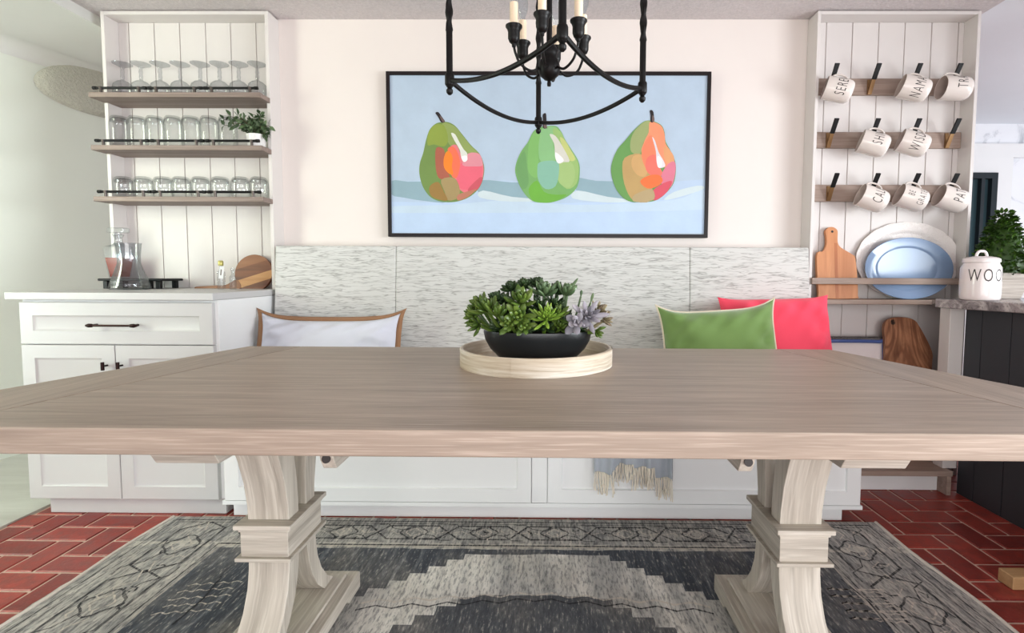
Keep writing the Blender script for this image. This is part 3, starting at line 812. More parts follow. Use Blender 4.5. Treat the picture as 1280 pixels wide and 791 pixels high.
pear(620, 130, 5.65, [(330, 160), (420, 155), (460, 195), (490, 255), (535, 325), (580, 400), (592, 470), (575, 580), (510, 650), (420, 688), (340, 698), (250, 680), (180, 600), (140, 500), (140, 430), (175, 340), (225, 270), (260, 200), (295, 170)],
 [(None, g(128, 176, 110)),
  ([(240, 250), (290, 175), (320, 200), (300, 320), (300, 420), (290, 520), (230, 480), (225, 350)], g(136, 186, 112)),
  ([(330, 170), (410, 160), (440, 190), (400, 250), (420, 400), (320, 410), (300, 320), (310, 230)], g(146, 192, 138)),
  ([(400, 180), (455, 195), (500, 280), (570, 390), (585, 460), (570, 560), (500, 600), (440, 520), (440, 380)], g(160, 190, 122)),
  ([(450, 235), (490, 260), (530, 330), (560, 390), (520, 400), (480, 330)], g(196, 202, 132)),
  ([(450, 420), (530, 410), (560, 500), (520, 590), (450, 560), (430, 480)], g(168, 194, 130)),
  ([(310, 410), (430, 405), (445, 480), (420, 580), (350, 600), (300, 540), (292, 460)], g(142, 188, 168)),
  ([(230, 600), (290, 540), (340, 620), (430, 640), (500, 640), (420, 685), (340, 695), (260, 680)], g(118, 178, 72)),
  ([(150, 420), (200, 330), (220, 450), (230, 560), (190, 600), (148, 500)], g(118, 164, 106)),
  ([(378, 215), (420, 225), (470, 300), (520, 400), (480, 410), (440, 420), (418, 370), (410, 280)], g(212, 210, 200)),
  ([(420, 340), (470, 380), (475, 405), (440, 418), (420, 385)], g(242, 240, 236))],
 ([(330, 75), (352, 66), (356, 110), (358, 160), (362, 170), (332, 170), (332, 120)], [(338, 130), (352, 128), (360, 166), (340, 168)]))
pear(740, 130, 5.646, [(370, 122), (430, 120), (490, 150), (512, 200), (520, 265), (555, 330), (585, 400), (592, 470), (575, 560), (520, 630), (450, 680), (360, 692), (260, 685), (190, 630), (150, 550), (134, 470), (145, 400), (180, 320), (240, 250), (300, 180)],
 [(None, g(112, 158, 92)),
  ([(300, 190), (370, 125), (410, 125), (400, 200), (360, 280), (340, 350), (280, 340), (270, 270)], g(160, 170, 118)),
  ([(230, 380), (340, 350), (390, 420), (420, 560), (420, 680), (300, 685), (240, 600), (215, 480)], g(190, 160, 108)),
  ([(290, 370), (350, 360), (390, 430), (380, 510), (320, 500), (280, 440)], g(206, 168, 116)),
  ([(410, 125), (485, 150), (512, 210), (520, 280), (560, 340), (582, 410), (540, 450), (440, 420), (350, 350), (370, 260), (400, 200)], g(236, 154, 118)),
  ([(370, 280), (420, 220), (450, 340), (470, 440), (440, 500), (390, 470), (350, 370)], g(240, 140, 106)),
  ([(390, 380), (450, 360), (480, 450), (500, 500), (430, 510), (380, 460)], g(244, 124, 110)),
  ([(510, 300), (565, 345), (580, 400), (540, 420), (510, 380)], g(222, 164, 118)),
  ([(540, 420), (586, 410), (588, 490), (560, 580), (500, 600), (490, 500)], g(216, 130, 150)),
  ([(430, 610), (500, 560), (565, 545), (530, 620), (460, 675), (425, 670)], g(214, 92, 108)),
  ([(340, 545), (400, 505), (470, 500), (500, 540), (460, 580), (390, 595)], g(242, 124, 72)),
  ([(300, 640), (420, 600), (440, 670), (360, 690), (290, 685)], g(184, 164, 126)),
  ([(425, 235), (445, 260), (470, 340), (505, 400), (515, 440), (470, 450), (455, 400), (450, 330)], g(222, 216, 222)),
  ([(462, 370), (490, 390), (490, 440), (465, 442)], g(246, 244, 246))],
 ([(408, 50), (420, 42), (434, 60), (436, 122), (414, 126), (414, 80)], [(426, 80), (438, 90), (440, 120), (426, 124)]))
pb.build('canvas', PM, pa)

# ================================================================== RIGHT BUILT-IN
XR0, XR1 = 1.308, 2.113
mu = thing('mug_rack_unit', 'tall shallow white built-in with three peg rails of mugs on the right', 'shelving unit', ((XR0 + XR1) / 2, 2.68, 0))
for xa in (XR0, XR1 - .016):
    b = MB(); b.box(xa, xa + .016, YU, YW, .0, zt); b.build('side_panel', 'white_warm', mu, .0015)
b = MB(); b.box(XR0 + .016, XR1 - .016, YU, YW, zt - .016, zt); b.build('top_panel', 'white_warm', mu, .0015)
js = [xat(p, 2.715, 300) for p in (1023.5, 1055.5, 1087.6, 1119.4, 1152, 1184.7)]
shiplap(XR0 + .016, XR1 - .016, 0, zt - .016, js, 2.715, 'white_warm', mu)
rowsY = ((98, 118.5), (165, 185), (231, 252))
hooks = [[1040, 1091, 1141, 1190], [1039.5, 1090, 1140, 1188], [1040, 1090, 1139, 1186]]
boards = []
for (ya, yb_) in rowsY:
    b = MB(); b.box(XR0 + .017, XR1 - .017, 2.697, 2.7145, zat(yb_, 2.697, 1115), zat(ya, 2.697, 1115)); boards.append(b.build('peg_board', 'pegwood', mu, .002))
hk = []
for ri_, hs in enumerate(hooks):
    zc = zat((rowsY[ri_][0] + rowsY[ri_][1]) / 2, 2.69, 1115)
    for px in hs:
        x = xat(px - 4, 2.69, 110 + ri_ * 66)
        b = MB(); w2 = .010
        z0_, z1_ = zc - .040, zc + .040
        b.prism([(2.697, z1_ - .004), (2.692, z1_ - .004), (2.690, z0_ + .012), (2.657, zc + .033), (2.653, zc + .030), (2.688, z0_), (2.697, z0_)], 0, x - w2, x + w2, 0)
        o = b.build('hook', 'brass', boards[ri_], .001)
        b = MB(); b.prism([(2.660, zc + .026), (2.654, zc + .022), (2.612, zc + .085), (2.620, zc + .090)], 0, x - w2 - .001, x + w2 + .001, 0)
        b.build('hook_sleeve', 'blackw', boards[ri_], .0015)
        hk.append((x, zc))
# mugs
def lettering(txts, rad, zc, ang0, size, parent, squeeze=.62, name='lettering', mat='ink', ext=.0006):
    vs_all, fs_all = [], []
    b = MB()
    for (tx, zoff, aoff) in txts:
        cu = bpy.data.curves.new('txt', 'FONT'); cu.body = tx; cu.size = size; cu.resolution_u = 3; cu.space_character = 1.25; cu.offset = -.0008
        to = bpy.data.objects.new('txt', cu); COL.objects.link(to)
        dg = bpy.context.evaluated_depsgraph_get(); me = bpy.data.meshes.new_from_object(to.evaluated_get(dg))
        bm = bmesh.new(); bm.from_mesh(me)
        for _ in range(2):
            long_e = [e for e in bm.edges if e.calc_length() > .010]
            if long_e: bmesh.ops.subdivide_edges(bm, edges=long_e, cuts=1)
        bmesh.ops.triangulate(bm, faces=bm.faces)
        vs = []
        for v in bm.verts:
            a = ang0 + aoff + v.co.x * squeeze / rad
            r_ = (rad(v.co.y + zc + zoff) if callable(rad) else rad) + ext
            vs.append((r_ * cos(a), r_ * sin(a), v.co.y + zc + zoff))
        bm.verts.index_update()
        b.add(vs, [[v.index for v in f.verts] for f in bm.faces])
        bm.free(); bpy.data.objects.remove(to); bpy.data.curves.remove(cu); bpy.data.meshes.remove(me)
    return b.build(name, mat, parent, world=False)
MR, MH = .057, .125
def mug_proto():
    t = thing('mug', 'x', 'mug', (0, 0, 0), 'cream mugs on the peg rails')
    b = MB()
    b.lathe([(0, 0), (.040, 0), (.047, .004), (.0535, .014), (MR, .032), (MR, MH - .004), (MR - .001, MH), (MR - .004, MH)], (0, 0, 0), 44)
    b.lathe([(MR - .004, MH), (MR - .005, MH - .006), (MR - .005, .03), (.042, .010), (0, .008)], (0, 0, 0), 44, 1)
    b.build('body', ['ceramic', 'ceramic_in'], t, world=False, weld=True)
    b = MB()
    pts = spline([(MR - .004, 0, .100), (MR + .014, 0, .104), (MR + .031, 0, .092), (MR + .036, 0, .066), (MR + .029, 0, .042), (MR + .012, 0, .031), (MR - .006, 0, .032)], 5, False)
    b.tube(pts, .0062, 10, flat=.8); b.build('handle', 'ceramic', t, world=False)
    return t
mugs = [  # hook index, word lines, centre px, axis down-tilt, yaw toward camera, label
 (0, ['SERENE'], (1047.5, 112.5), 17, -16, 'SERENE, far left of the top peg rail'),
 (2, ['NAMASTE'], (1142.5, 111), 19, -14, 'NAMASTE, middle of the top peg rail beside an empty hook'),
 (3, ['TRANQUIL'], (1193.5, 110.5), 6, -7, 'TRANQUIL, right end of the top peg rail'),
 (5, ['SHINE'], (1092, 180), 20, -18, 'SHINE, left one of two on the middle peg rail'),
 (6, ['WISDOM'], (1141.5, 179.5), 22, -18, 'WISDOM, right one of two on the middle peg rail'),
 (9, ['CALM'], (1090.5, 248.5), 22, -9, 'CALM, leftmost of three on the bottom peg rail'),
 (10, ['BE', 'GRATEFUL'], (1139.5, 248), 21, -11, 'BE GRATEFUL in two lines, middle of the bottom peg rail'),
 (11, ['PATIENCE'], (1189.5, 249), 20, -9, 'PATIENCE, right end of the bottom peg rail')]
m0 = None
for (hi, words, (px, py), tilt, yaw, lab) in mugs:
    o = mug_proto() if m0 is None else copy_tree(m0)
    first = m0 is None
    if first: m0_pending = o
    Zx = Vector((-cos(R(tilt)) * cos(R(yaw)), -cos(R(tilt)) * sin(R(yaw)), sin(R(tilt))))
    up = Vector((.0, .42, 1)); Xx = (up - Zx * up.dot(Zx)).normalized(); Yx = Zx.cross(Xx)
    mt = Matrix((Xx, Yx, Zx)).transposed()
    c = at(px, py, 2.600)
    o.rotation_euler = mt.to_euler(); o.location = c - mt @ Vector((0, 0, MH * .5))
    o['label'] = 'cream mug lettered ' + lab
    if first:
        m0 = copy_tree(o)     # clean spare without lettering for the copies
    lines = [(words[0], 0, 0)] if len(words) == 1 else [(words[0], .040, .55), (words[1], -.012, .0)]
    st = {'SERENE': -1.1, 'NAMASTE': -1.45, 'TRANQUIL': -.65, 'SHINE': -.62, 'WISDOM': -1.2, 'CALM': -.85, 'BE': -1.0, 'PATIENCE': -.75}[words[0]]
    lettering(lines, MR, .036, -pi / 2 + st, .066 if len(words) == 1 else .044, o, .5)
def kill(o):
    for ch in list(o.children): kill(ch)
    bpy.data.objects.remove(o)
kill(m0)

# plate rail and ledge (parts of the unit)
zr0, zr1 = zat(355.5, 2.605, 1100), zat(347.5, 2.605, 1100)
b = MB(); b.box(XR0 + .008, XR1, 2.61, YU - .0005, zr0, zr1); b.build('plate_rail', 'pegwood', mu, .003)
zl0, zl1 = zat(380.5, 2.59, 1100), zat(374.5, 2.59, 1100)
b = MB(); b.prism([(XR0 + .017, 2.713), (XR0 + .017, YU - .001), (XR0 + .004, YU - .001), (XR0 + .004, 2.59), (xat(1164, 2.59, 377), 2.59), (xat(1167, 2.59, 377), 2.60), (xat(1167, 2.59, 377), YU - .001), (XR1 - .017, YU), (XR1 - .017, 2.713)], 2, zl0, zl1)
b.build('ledge_shelf', 'pegwood', mu, .003)
# low shelf with plinth and bracket
zq0, zq1 = zat(596, 2.38, 1150), zat(589.5, 2.38, 1150)
b = MB(); b.box(BR + .01, 1.90, 2.385, 2.62, zq0, zq1); b.build('low_shelf', 'pegwood', mu, .003)
b = MB(); b.box(BR + .01, 1.872, 2.445, 2.62, 0, zq0); b.build('plinth', 'white', mu, .002)
b = MB(); b.prism([(2.385, 0), (2.46, 0), (2.46, zq0), (2.385, zq0)], 0, 1.872, 1.893); b.build('bracket', 'pegwood', mu, .002)
b = MB(); b.box(1.878, 1.9445, 2.425, 2.49, zq1, .8885); b.build('support_post', 'white_warm', mu, .002)

# things on the ledge
pd = thing('paddle_board', 'pale wooden paddle cutting board standing on the ledge behind the plate rail', 'cutting board', (xat(1046, 2.66, 372), 2.655, zl1))
b = MB(); k = 2.66 / 640 / 5.82 * 1.01
def L2(P, cx, base): return [((x - cx) * k, (base - y) * k) for x, y in P]
out = L2([(150, 598), (138, 560), (134, 290), (180, 260), (203, 215), (205, 160), (200, 115), (220, 90), (245, 84), (270, 92), (287, 115), (285, 170), (288, 205), (310, 235), (390, 285), (408, 310), (418, 450), (418, 575), (400, 600)], 277, 602)
rot = Matrix.Rotation(R(-7), 4, 'X')
P = [(q[0], q[1]) for q in spline(out, 4)]
b.prism(P, 1, -.009, .009, 0, mat=rot)
b.box(-.013, .003, -.0095, .0095, .003, (602 - 200) * k, 1, mat=rot)
b.build('board', ['teak', 'teak2'], pd, .002, world=False)
b = MB(); b.lathe([(0, -.0003), (.0062, -.0003), (.0062, .0)], (0, 0, 0), 16, mat=rot @ Matrix.Translation(((248 - 277) * k, -.0096, (602 - 118) * k)) @ Matrix.Rotation(pi / 2, 4, 'X')); b.build('hanging_hole', 'ink', pd, world=False)
def platter(name, label, px, py, wpx, hpx, Y, mats, tilt, prof, rim, emb=False):
    t = thing(name, label, 'platter', (xat(px, Y, py), Y, zl1))
    s_ = Y / 640 * 1.01; a = wpx / 2 * s_; c = hpx / 2 * s_
    rot = Matrix.Rotation(R(tilt), 4, 'X') @ Matrix.Translation((0, 0, c)) @ Matrix.Rotation(pi / 2, 4, 'X')
    b = MB()
    if emb:
        n = 96; P2 = prof
        vs = []
        for r_, z in P2:
            for q in range(n):
                an = 2 * pi * q / n; rr = r_ * (1 + (.014 * abs(sin(an * 9)) if r_ > .9 else 0))
                vs.append((a * rr * cos(an), c * rr * sin(an), z))
        b.add(vs, [(j * n + q, j * n + (q + 1) % n, (j + 1) * n + (q + 1) % n, (j + 1) * n + q) for j in range(len(P2) - 1) for q in range(n)], 0, True, rot)
    else:
        b.lathe(prof, (0, 0, 0), 72, 0, a, c, mat=rot)
    b.build('dish', mats, t, world=False)
    return t
plp = [(0, -.004), (.66, -.004), (.72, -.002), (.98, .010), (1.0, .012), (1.0, .014), (.985, .0155), (.76, .005), (.715, .0045), (.69, .001), (.665, .0), (0, .0)]
platter('white_platter', 'large white oval platter with embossed rim standing on the ledge behind the blue platter', 1135, 328, 126, 94, 2.69, 'emboss', -4, [(0, -.004), (.7, -.004), (.98, .008), (1.0, .012), (1.0, .015), (.97, .016), (.9, .012), (.82, .012), (.76, .007), (.72, .0), (0, .0)], 0, True)
platter('blue_platter', 'pale blue oval platter standing on the ledge in front of the white platter', 1137, 336.5, 108, 76, 2.645, 'blue', -6, plp, 0)

# low tray and live edge board below the ledge
tr = thing('rimmed_tray', 'white tray with blue rim leaning under the ledge between pink cushion and live edge board', 'tray', (xat(1061, 2.6, 450), 2.60, zq1))
ht = zat(426, 2.66, 1070) - zq1; wl, wr = -.175, xat(1103, 2.66, 440) - xat(1061, 2.6, 450)
rot = Matrix.Rotation(R(-6), 4, 'X')
b = MB(); P = [(q[0], q[1]) for q in spline([(wl, .02), (wl + .02, 0), (wr - .02, 0), (wr, .02), (wr, ht - .02), (wr - .02, ht), (wl + .02, ht), (wl, ht - .02)], 3)]
b.prism(P, 1, -.004, .006, 0, mat=rot); b.build('tray_base', 'jar', tr, world=False)
b = MB(); b.tube([(p[0], -.010, p[1]) for p in P], .0095, 8, True, mat=rot); b.build('rim', 'bluerim', tr, world=False)
ob = thing('live_edge_board', 'long brown live edge wooden board with hanging hole leaning under the ledge', 'cutting board', (xat(1144, 2.53, 590), 2.53, zq1))
b = MB(); hb = zat(394, 2.66, 1140) - zq1
k2 = 2.64 / 640
out = [(1118, 400), (1126, 394.5), (1142, 394), (1154, 398), (1160, 408), (1166, 422), (1171, 436), (1173, 446), (1172, 456), (1171, 470), (1174, 500), (1177, 540), (1175, 572), (1168, 584), (1150, 590), (1122, 590), (1112, 578), (1108, 540), (1110, 500), (1113, 465), (1115, 430), (1115, 410)]
P = [((q[0] - 1144) * k2, (590.5 - q[1]) / (590.5 - 394) * hb) for q in spline(out, 4)]
b.prism(P, 1, -.010, .010, 0, mat=Matrix.Rotation(R(-10), 4, 'X')); b.build('board', 'olive', ob, .003, world=False)
b = MB(); hp_ = ((1126.5 - 1144) * k2, (590.5 - 401) / 196.5 * hb)
b.lathe([(0, -.0004), (.0115, -.0004), (.0115, .0)], (0, 0, 0), 20, sy=1.2, mat=Matrix.Rotation(R(-10), 4, 'X') @ Matrix.Translation((hp_[0], -.0104, hp_[1])) @ Matrix.Rotation(pi / 2, 4, 'X')); b.build('hanging_hole', 'ink', ob, world=False)

# ================================================================== RIGHT PENINSULA
pe = thing('peninsula_cabinet', 'charcoal grey shiplap cabinet side under the granite worktop at the right', 'cabinet', (2.3, 1.6, 0))
b = MB(); b.box(1.953, 2.85, .6, 2.42, 0, .888); b.build('carcass', 'groove', pe)
b = MB(); ys = [2.42]
pj = [atx(px, 450, 1.945).y for px in (1225, 1262)]
ys += pj; st = pj[0] - pj[1]
while ys[-1] - st > .6: ys.append(ys[-1] - st)
ys.append(.6)
for k in range(len(ys) - 1): b.box(1.945, 1.954, ys[k + 1] + .002, ys[k] - .002, 0, .888)
b.build('shiplap_side', 'slate', pe, .001)
gw = thing('granite_worktop', 'grey granite worktop slab on the charcoal peninsula', 'worktop', (2.3, 1.6, .89))
GZ = .931
b = MB(); b.prism([(1.925, .55), (2.95, .55), (2.95, 2.62), (2.125, 2.62), (2.125, 2.46), (1.826, 2.46), (1.925, 2.08)], 2, .889, GZ); b.build('slab', 'granite', gw, .006, 3)
jr = thing('lettered_canister', 'white lidded ceramic canister with dark lettering on the granite worktop', 'canister', (1.93, 2.33, GZ))
b = MB(); jw = .075; jh = zat(328, 2.28, 1220) - GZ
b.lathe([(0, .001), (.066, .001), (.071, .004), (.074, .012), (jw, .03), (jw, jh - .035), (.073, jh - .020), (.066, jh - .008), (.064, jh), (0, jh)], (0, 0, 0), 56); b.build('jar_body', 'jar', jr, world=False)
b = MB(); b.lathe([(.061, jh), (.0685, jh + .001), (.0695, jh + .008), (.067, jh + .017), (.058, jh + .023), (.03, jh + .029), (0, jh + .030)], (0, 0, 0), 56)
b.tube(bez((-.024, 0, jh + .024), (-.022, 0, jh + .055), (0, 0, jh + .052), 6) + bez((0, 0, jh + .052), (.022, 0, jh + .055), (.024, 0, jh + .024), 6)[1:], .0062, 10)
b.build('lid', 'jar', jr, world=False)
lettering([('WOOF', 0, 0)], jw, .086, -pi / 2 - 1.30, .080, jr, .58)
tp = thing('topiary_plant', 'cone shaped green boxwood topiary in a whitewashed square pot on the granite worktop', 'potted plant', (2.175, 2.51, GZ))
b = MB(); hpot = .125
b.lathe([(0, .0), (.078, .0), (.112, hpot - .02), (.113, hpot), (.103, hpot), (.10, hpot - .02), (0, hpot - .02)], (0, 0, 0), 4, smooth=False, mat=Matrix.Rotation(pi / 4, 4, 'Z')); b.build('pot', 'pot_wash', tp, .004, world=False)
b = MB(); hc = .30; rn = random.Random(11)
b.lathe([(0, hpot - .01), (.085, hpot), (.088, hpot + .06), (.06, hpot + .18), (.02, hpot + .26), (0, hpot + .27)], (0, 0, 0), 14)
for k in range(900):
    u = rn.random() ** 1.25; a = rn.uniform(0, 2 * pi)
    rr = (.112 * (1 - u) ** .72 + .010) * rn.uniform(.8, 1.02); z = hpot - .01 + u * hc
    p = Vector((rr * cos(a), rr * sin(a), z)); d = (Vector((cos(a), sin(a), .35)) + Vector([rn.uniform(-.7, .7) for _ in range(3)]))
    leaf_card(b, p, d, Vector([rn.uniform(-1, 1), rn.uniform(-1, 1), 1]), rn.uniform(.022, .034), rn.uniform(.013, .018))
b.build('foliage', 'box', tp, world=False)

# ================================================================== DINING TABLE
TZ, TB = .775, .7265
TX0, TX1, TY0, TY1 = -1.106, 1.003, .872, 1.85
ta = thing('dining_table', 'long trestle dining table with limed oak top and weathered grey pedestals', 'table', (-.05, 1.36, 0))
BW = .19
q0, q1 = atz(38, 480, TZ), atz(1280, 484, TZ)
TF0 = TX0 + (q0.x - TX0) * (TY1 - TY0) / (TY1 - q0.y); TF1 = TX1 + (q1.x - TX1) * (TY1 - TY0) / (TY1 - q1.y)
BW2 = .235
b = MB(); b.prism([(TF0 + BW2, TY0), (TF1 - BW2, TY0), (TX1 - BW - .0008, TY1), (TX0 + BW + .0008, TY1)], 2, TB, TZ); b.build('table_top', 'top_x', ta, .0035, 3)
for (f0, f1, k0, k1) in ((TF0, TF0 + BW2 - .001, TX0, TX0 + BW), (TF1 - BW2 + .001, TF1, TX1 - BW, TX1)):
    b = MB(); b.prism([(f0, TY0), (f1, TY0), (k1, TY1), (k0, TY1)], 2, TB, TZ); b.build('breadboard_end', 'top_y', ta, .0035, 3)
zb_ = .655
def runner(x0, x1, y0, y1, hole=False):
    P = [(y0, TB), (y0 + .002, TB - .025), (y0 + .008, TB - .050), (y0 + .022, zb_), (y1 - .022, zb_), (y1 - .008, TB - .050), (y1, TB)]
    b = MB(); b.prism(P, 0, x0, x1)
    return b
for sgn, cx in ((-1, -.747), (1, .652)):
    pw = .0625
    yc = 1.38
    b = MB(); b.box(cx - pw, cx + pw, yc - .095, yc + .095, .305, .372)
    pd_ = b.build('pedestal', ['ped_x', 'ped_y'], ta, .002, side=1)
    b = MB()
    for z0, z1, e in ((.372, .381, .004), (.381, .394, .012), (.296, .306, .011)):
        b.box(cx - pw - e, cx + pw + e, yc - .095 - e, yc + .095 + e, z0, z1)
    b.build('moulding', ['ped_x', 'ped_y'], pd_, .0025, side=1)
    lw = .0545
    for d in (-1, 1):
        f = [(.073, .394), (.075, .43), (.088, .50), (.112, .57), (.140, .63), (.172, .69), (.182, zb_ + .055)]
        h_ = [(.075, zb_ + .055), (.050, .62), (.034, .55), (.024, .48), (.020, .43), (.020, .394)]
        P = [(yc + d * y, z) for y, z in f] + [(yc + d * y, z) for y, z in h_]
        b = MB(); b.prism([(q[0], q[1]) for q in P], 0, cx - lw, cx + lw); b.build('upper_leg', ['ped_z', 'ped_zs'], pd_, .002, angle=30, side=1)
        f = [(.075, .296), (.077, .26), (.086, .21), (.108, .16), (.145, .112), (.190, .08)]
        h_ = [(.125, .08), (.082, .12), (.050, .17), (.032, .22), (.024, .26), (.022, .296)]
        P = [(yc + d * y, z) for y, z in f] + [(yc + d * y, z) for y, z in h_]
        b = MB(); b.prism(P, 0, cx - lw, cx + lw); b.build('lower_leg', ['ped_z', 'ped_zs'], pd_, .002, angle=30, side=1)
    fx = .118
    b = MB(); ya, yb2 = yc - .265, yc + .245
    P = [(ya, .012), (ya + .09, .012), (ya + .11, .028), (yb2 - .11, .028), (yb2 - .09, .012), (yb2, .012), (yb2, .062), (yb2 - .006, .068), (ya + .006, .068), (ya, .062)]
    b.prism(P, 0, cx - fx, cx + fx)
    P = [(ya + .03, .068), (yb2 - .03, .068), (yb2 - .04, .080), (ya + .04, .080)]
    b.prism(P, 0, cx - fx + .03, cx + fx - .03)
    b.build('foot_beam', 'ped_y', pd_, .003)
    x0, x1 = (cx - .066, cx + .066) if sgn < 0 else (cx - .066, cx + .066)
    runner(x0, x1, 1.0, 1.76).build('top_beam', ['ped_x', 'ped_y'], pd_, .002, side=1)
    xi = -.4446 if sgn < 0 else .385
    rr = runner(xi - .014, xi + .014, .98, 1.75).build('support_rail', 'ped_y', ta, .002)
    b = MB(); b.lathe([(0, 0), (.0085, 0), (.0085, .003), (0, .003)], (0, 0, 0), 18, mat=Matrix.Translation((xi, .986, .680)) @ Matrix.Rotation(R(80), 4, 'X'))
    b.build('bolt_hole', 'ink', rr)

# ================================================================== TRAY AND SUCCULENT BOWL
tc = Vector((-.049, 1.53, TZ))
ty = thing('round_tray', 'round whitewashed wooden tray with low rim in the middle of the dining table', 'tray', tc)
rr = .226
b = MB(); b.lathe([(0, .001), (rr - .008, .001), (rr - .008, .012), (0, .012)], (0, 0, 0), 72); b.build('tray_base', 'tray', ty, world=False)
b = MB(); b.lathe([(rr - .009, .0), (rr, .0), (rr, .050), (rr - .002, .052), (rr - .008, .052), (rr - .009, .050), (rr - .009, 0)], (0, 0, 0), 96)
a0 = R(-104.5)
def strip(u, v):
    a = a0 + u * R(110); return ((rr + .0022) * cos(a), (rr + .0022) * sin(a), .001 + v * .0505)
b.grid(strip, 60, 1); b.box(-.0011, .0011, -.0012, .0012, .001, .0515, mat=Matrix.Translation(((rr + .001) * cos(a0), (rr + .001) * sin(a0), 0)) @ Matrix.Rotation(a0 + pi / 2, 4, 'Z'))
b.build('rim', 'tray', ty, world=False)
sb = thing('succulent_bowl', 'black oval stone bowl planted with green and lavender succulents standing on the round tray', 'planter', (-.044, 1.52, TZ + .0125))
b = MB(); sxx, syy = 1.0, .62
b.lathe([(0, 0), (.098, 0), (.112, .006), (.141, .035), (.156, .062), (.161, .084), (.160, .090), (.154, .090), (.148, .075), (0, .070)], (0, 0, 0), 56, 0, sxx, syy); b.build('bowl', 'bowl', sb, world=False)
b = MB(); b.lathe([(.150, .080), (.08, .088), (0, .092)], (0, 0, 0), 40, 0, sxx, syy); b.build('soil', 'soil', sb, world=False)
rn = random.Random(21)
def fleshy(b, p, d, up, L, W, T, mi=0, bend=.25, point=1.0):
    d = d.normalized(); s_ = d.cross(up); s_ = s_.normalized() if s_.length > 1e-3 else d.orthogonal().normalized(); u = s_.cross(d).normalized()
    secs = [(0, .30), (.25, .62), (.55, 1.0), (.78, .86), (.93, .42)]
    n = 7; vs = []
    for t, k in secs:
        c = p + d * L * t + u * (bend * L * t * t)
        for q in range(n):
            a = 2 * pi * q / n; vs.append(c + s_ * cos(a) * W * .5 * k + u * (sin(a) * T * .5 * k - (0 if sin(a) < 0 else 0)))
    vs.append(p + d * L * point + u * bend * L)
    fs = [(j * n + q, j * n + (q + 1) % n, (j + 1) * n + (q + 1) % n, (j + 1) * n + q) for j in range(4) for q in range(n)] + [(4 * n + q, 4 * n + (q + 1) % n, 5 * n) for q in range(n)]
    b.add(vs, fs, mi, True)
def rosette(name, mat, c, axis, n, L, W, T, spread=(20, 85), label=None, bend=.25, stem=True):
    L *= 1.25; W *= 1.05; T *= 1.25; n = int(n * 1.25)
    axis = Vector(axis).normalized(); e1 = axis.orthogonal().normalized(); e2 = axis.cross(e1)
    b = MB(); c = Vector(c)
    for k in range(n):
        f = k / max(1, n - 1); a = k * 2.39996 + rn.uniform(-.15, .15)
        el = R(spread[1] + (spread[0] - spread[1]) * f + rn.uniform(-6, 6)); l = L * (1 - .5 * f) * rn.uniform(.88, 1.1)
        rad_ = (e1 * cos(a) + e2 * sin(a)); d = rad_ * sin(el) + axis * cos(el)
        fleshy(b, c + axis * (f * L * .25), d, axis, l, W * (1 - .4 * f), T, 0, bend)
    if stem:
        low = Vector((c.x * .72, c.y * .72, .082)); b.tube([low, c + axis * .005], .0055, 6)
    o = b.build(name, mat, sb, world=False)
    if label: o['label'] = label
    return o
S = lambda px, py, dy: tuple(at(px, py, 1.52 + dy) - sb.location)
# crop scale: x = 550 + X/4.942, y = 330 + Y/4.942
def Q(X, Y, dy): return S(550 + X / 4.942, 330 + Y / 4.942, dy)
rosette('succulent', 'suc_green', Q(235, 330, -.03), (-.9, -.5, .3), 22, .040, .014, .006, (15, 85))
rosette('succulent', 'suc_green', Q(300, 300, -.06), (-.3, -.5, .8), 14, .046, .019, .009, (10, 75))
rosette('succulent', 'suc_green', Q(360, 330, -.08), (.1, -.5, .9), 10, .044, .017, .010, (10, 60))
rosette('succulent', 'suc_green', Q(250, 375, -.05), (-.7, -.7, .0), 14, .036, .013, .008, (15, 80))
rosette('succulent', 'suc_green', Q(255, 260, .0), (-.6, -.4, .7), 12, .036, .017, .010, (10, 75))
rosette('succulent', 'suc_dark', Q(350, 220, .0), (-.2, -.5, .9), 24, .026, .013, .010, (0, 95))
rosette('succulent', 'suc_dark', Q(440, 160, .02), (-.1, -.3, 1), 26, .028, .014, .010, (0, 95))
rosette('succulent', 'suc_dark', Q(520, 140, .02), (.1, -.3, 1), 24, .026, .013, .010, (0, 95))
rosette('succulent', 'suc_dark', Q(600, 140, .03), (.1, -.3, 1), 24, .030, .013, .009, (0, 90))
rosette('succulent', 'suc_dark', Q(400, 240, .0), (0, -.5, .9), 20, .030, .014, .010, (0, 95))
rosette('succulent', 'suc_sage', Q(645, 200, -.02), (0, -.4, .9), 14, .046, .020, .011, (10, 75))
rosette('succulent', 'suc_dark', Q(720, 190, .01), (.2, -.4, .9), 16, .036, .013, .008, (5, 70))
rosette('succulent', 'suc_sage', Q(770, 200, -.01), (.35, -.3, .9), 12, .040, .017, .010, (5, 60))
rosette('succulent', 'suc_green', Q(500, 250, -.07), (0, -.6, .8), 12, .048, .023, .009, (20, 80))
rosette('succulent', 'suc_green', Q(485, 330, -.085), (0, -.95, .3), 14, .042, .021, .009, (30, 85))
rosette('succulent', 'suc_green', Q(430, 370, -.09), (-.2, -.9, .3), 10, .032, .018, .009, (30, 85))
rosette('succulent', 'suc_green', Q(520, 385, -.092), (.2, -.9, .2), 8, .030, .018, .009, (30, 85))
rosette('succulent', 'suc_bright', Q(655, 345, -.085), (.0, -.75, .65), 26, .044, .010, .006, (12, 88), 'bright lime green pointed rosette')
rosette('succulent', 'suc_green', Q(720, 330, -.06), (.2, -.7, .7), 14, .038, .013, .006, (12, 88))
rosette('succulent', 'suc_dark', Q(600, 270, -.04), (.0, -.6, .8), 16, .034, .012, .007, (10, 85))
rosette('succulent', 'suc_dark', Q(700, 270, -.02), (.1, -.6, .8), 16, .036, .012, .007, (10, 85))
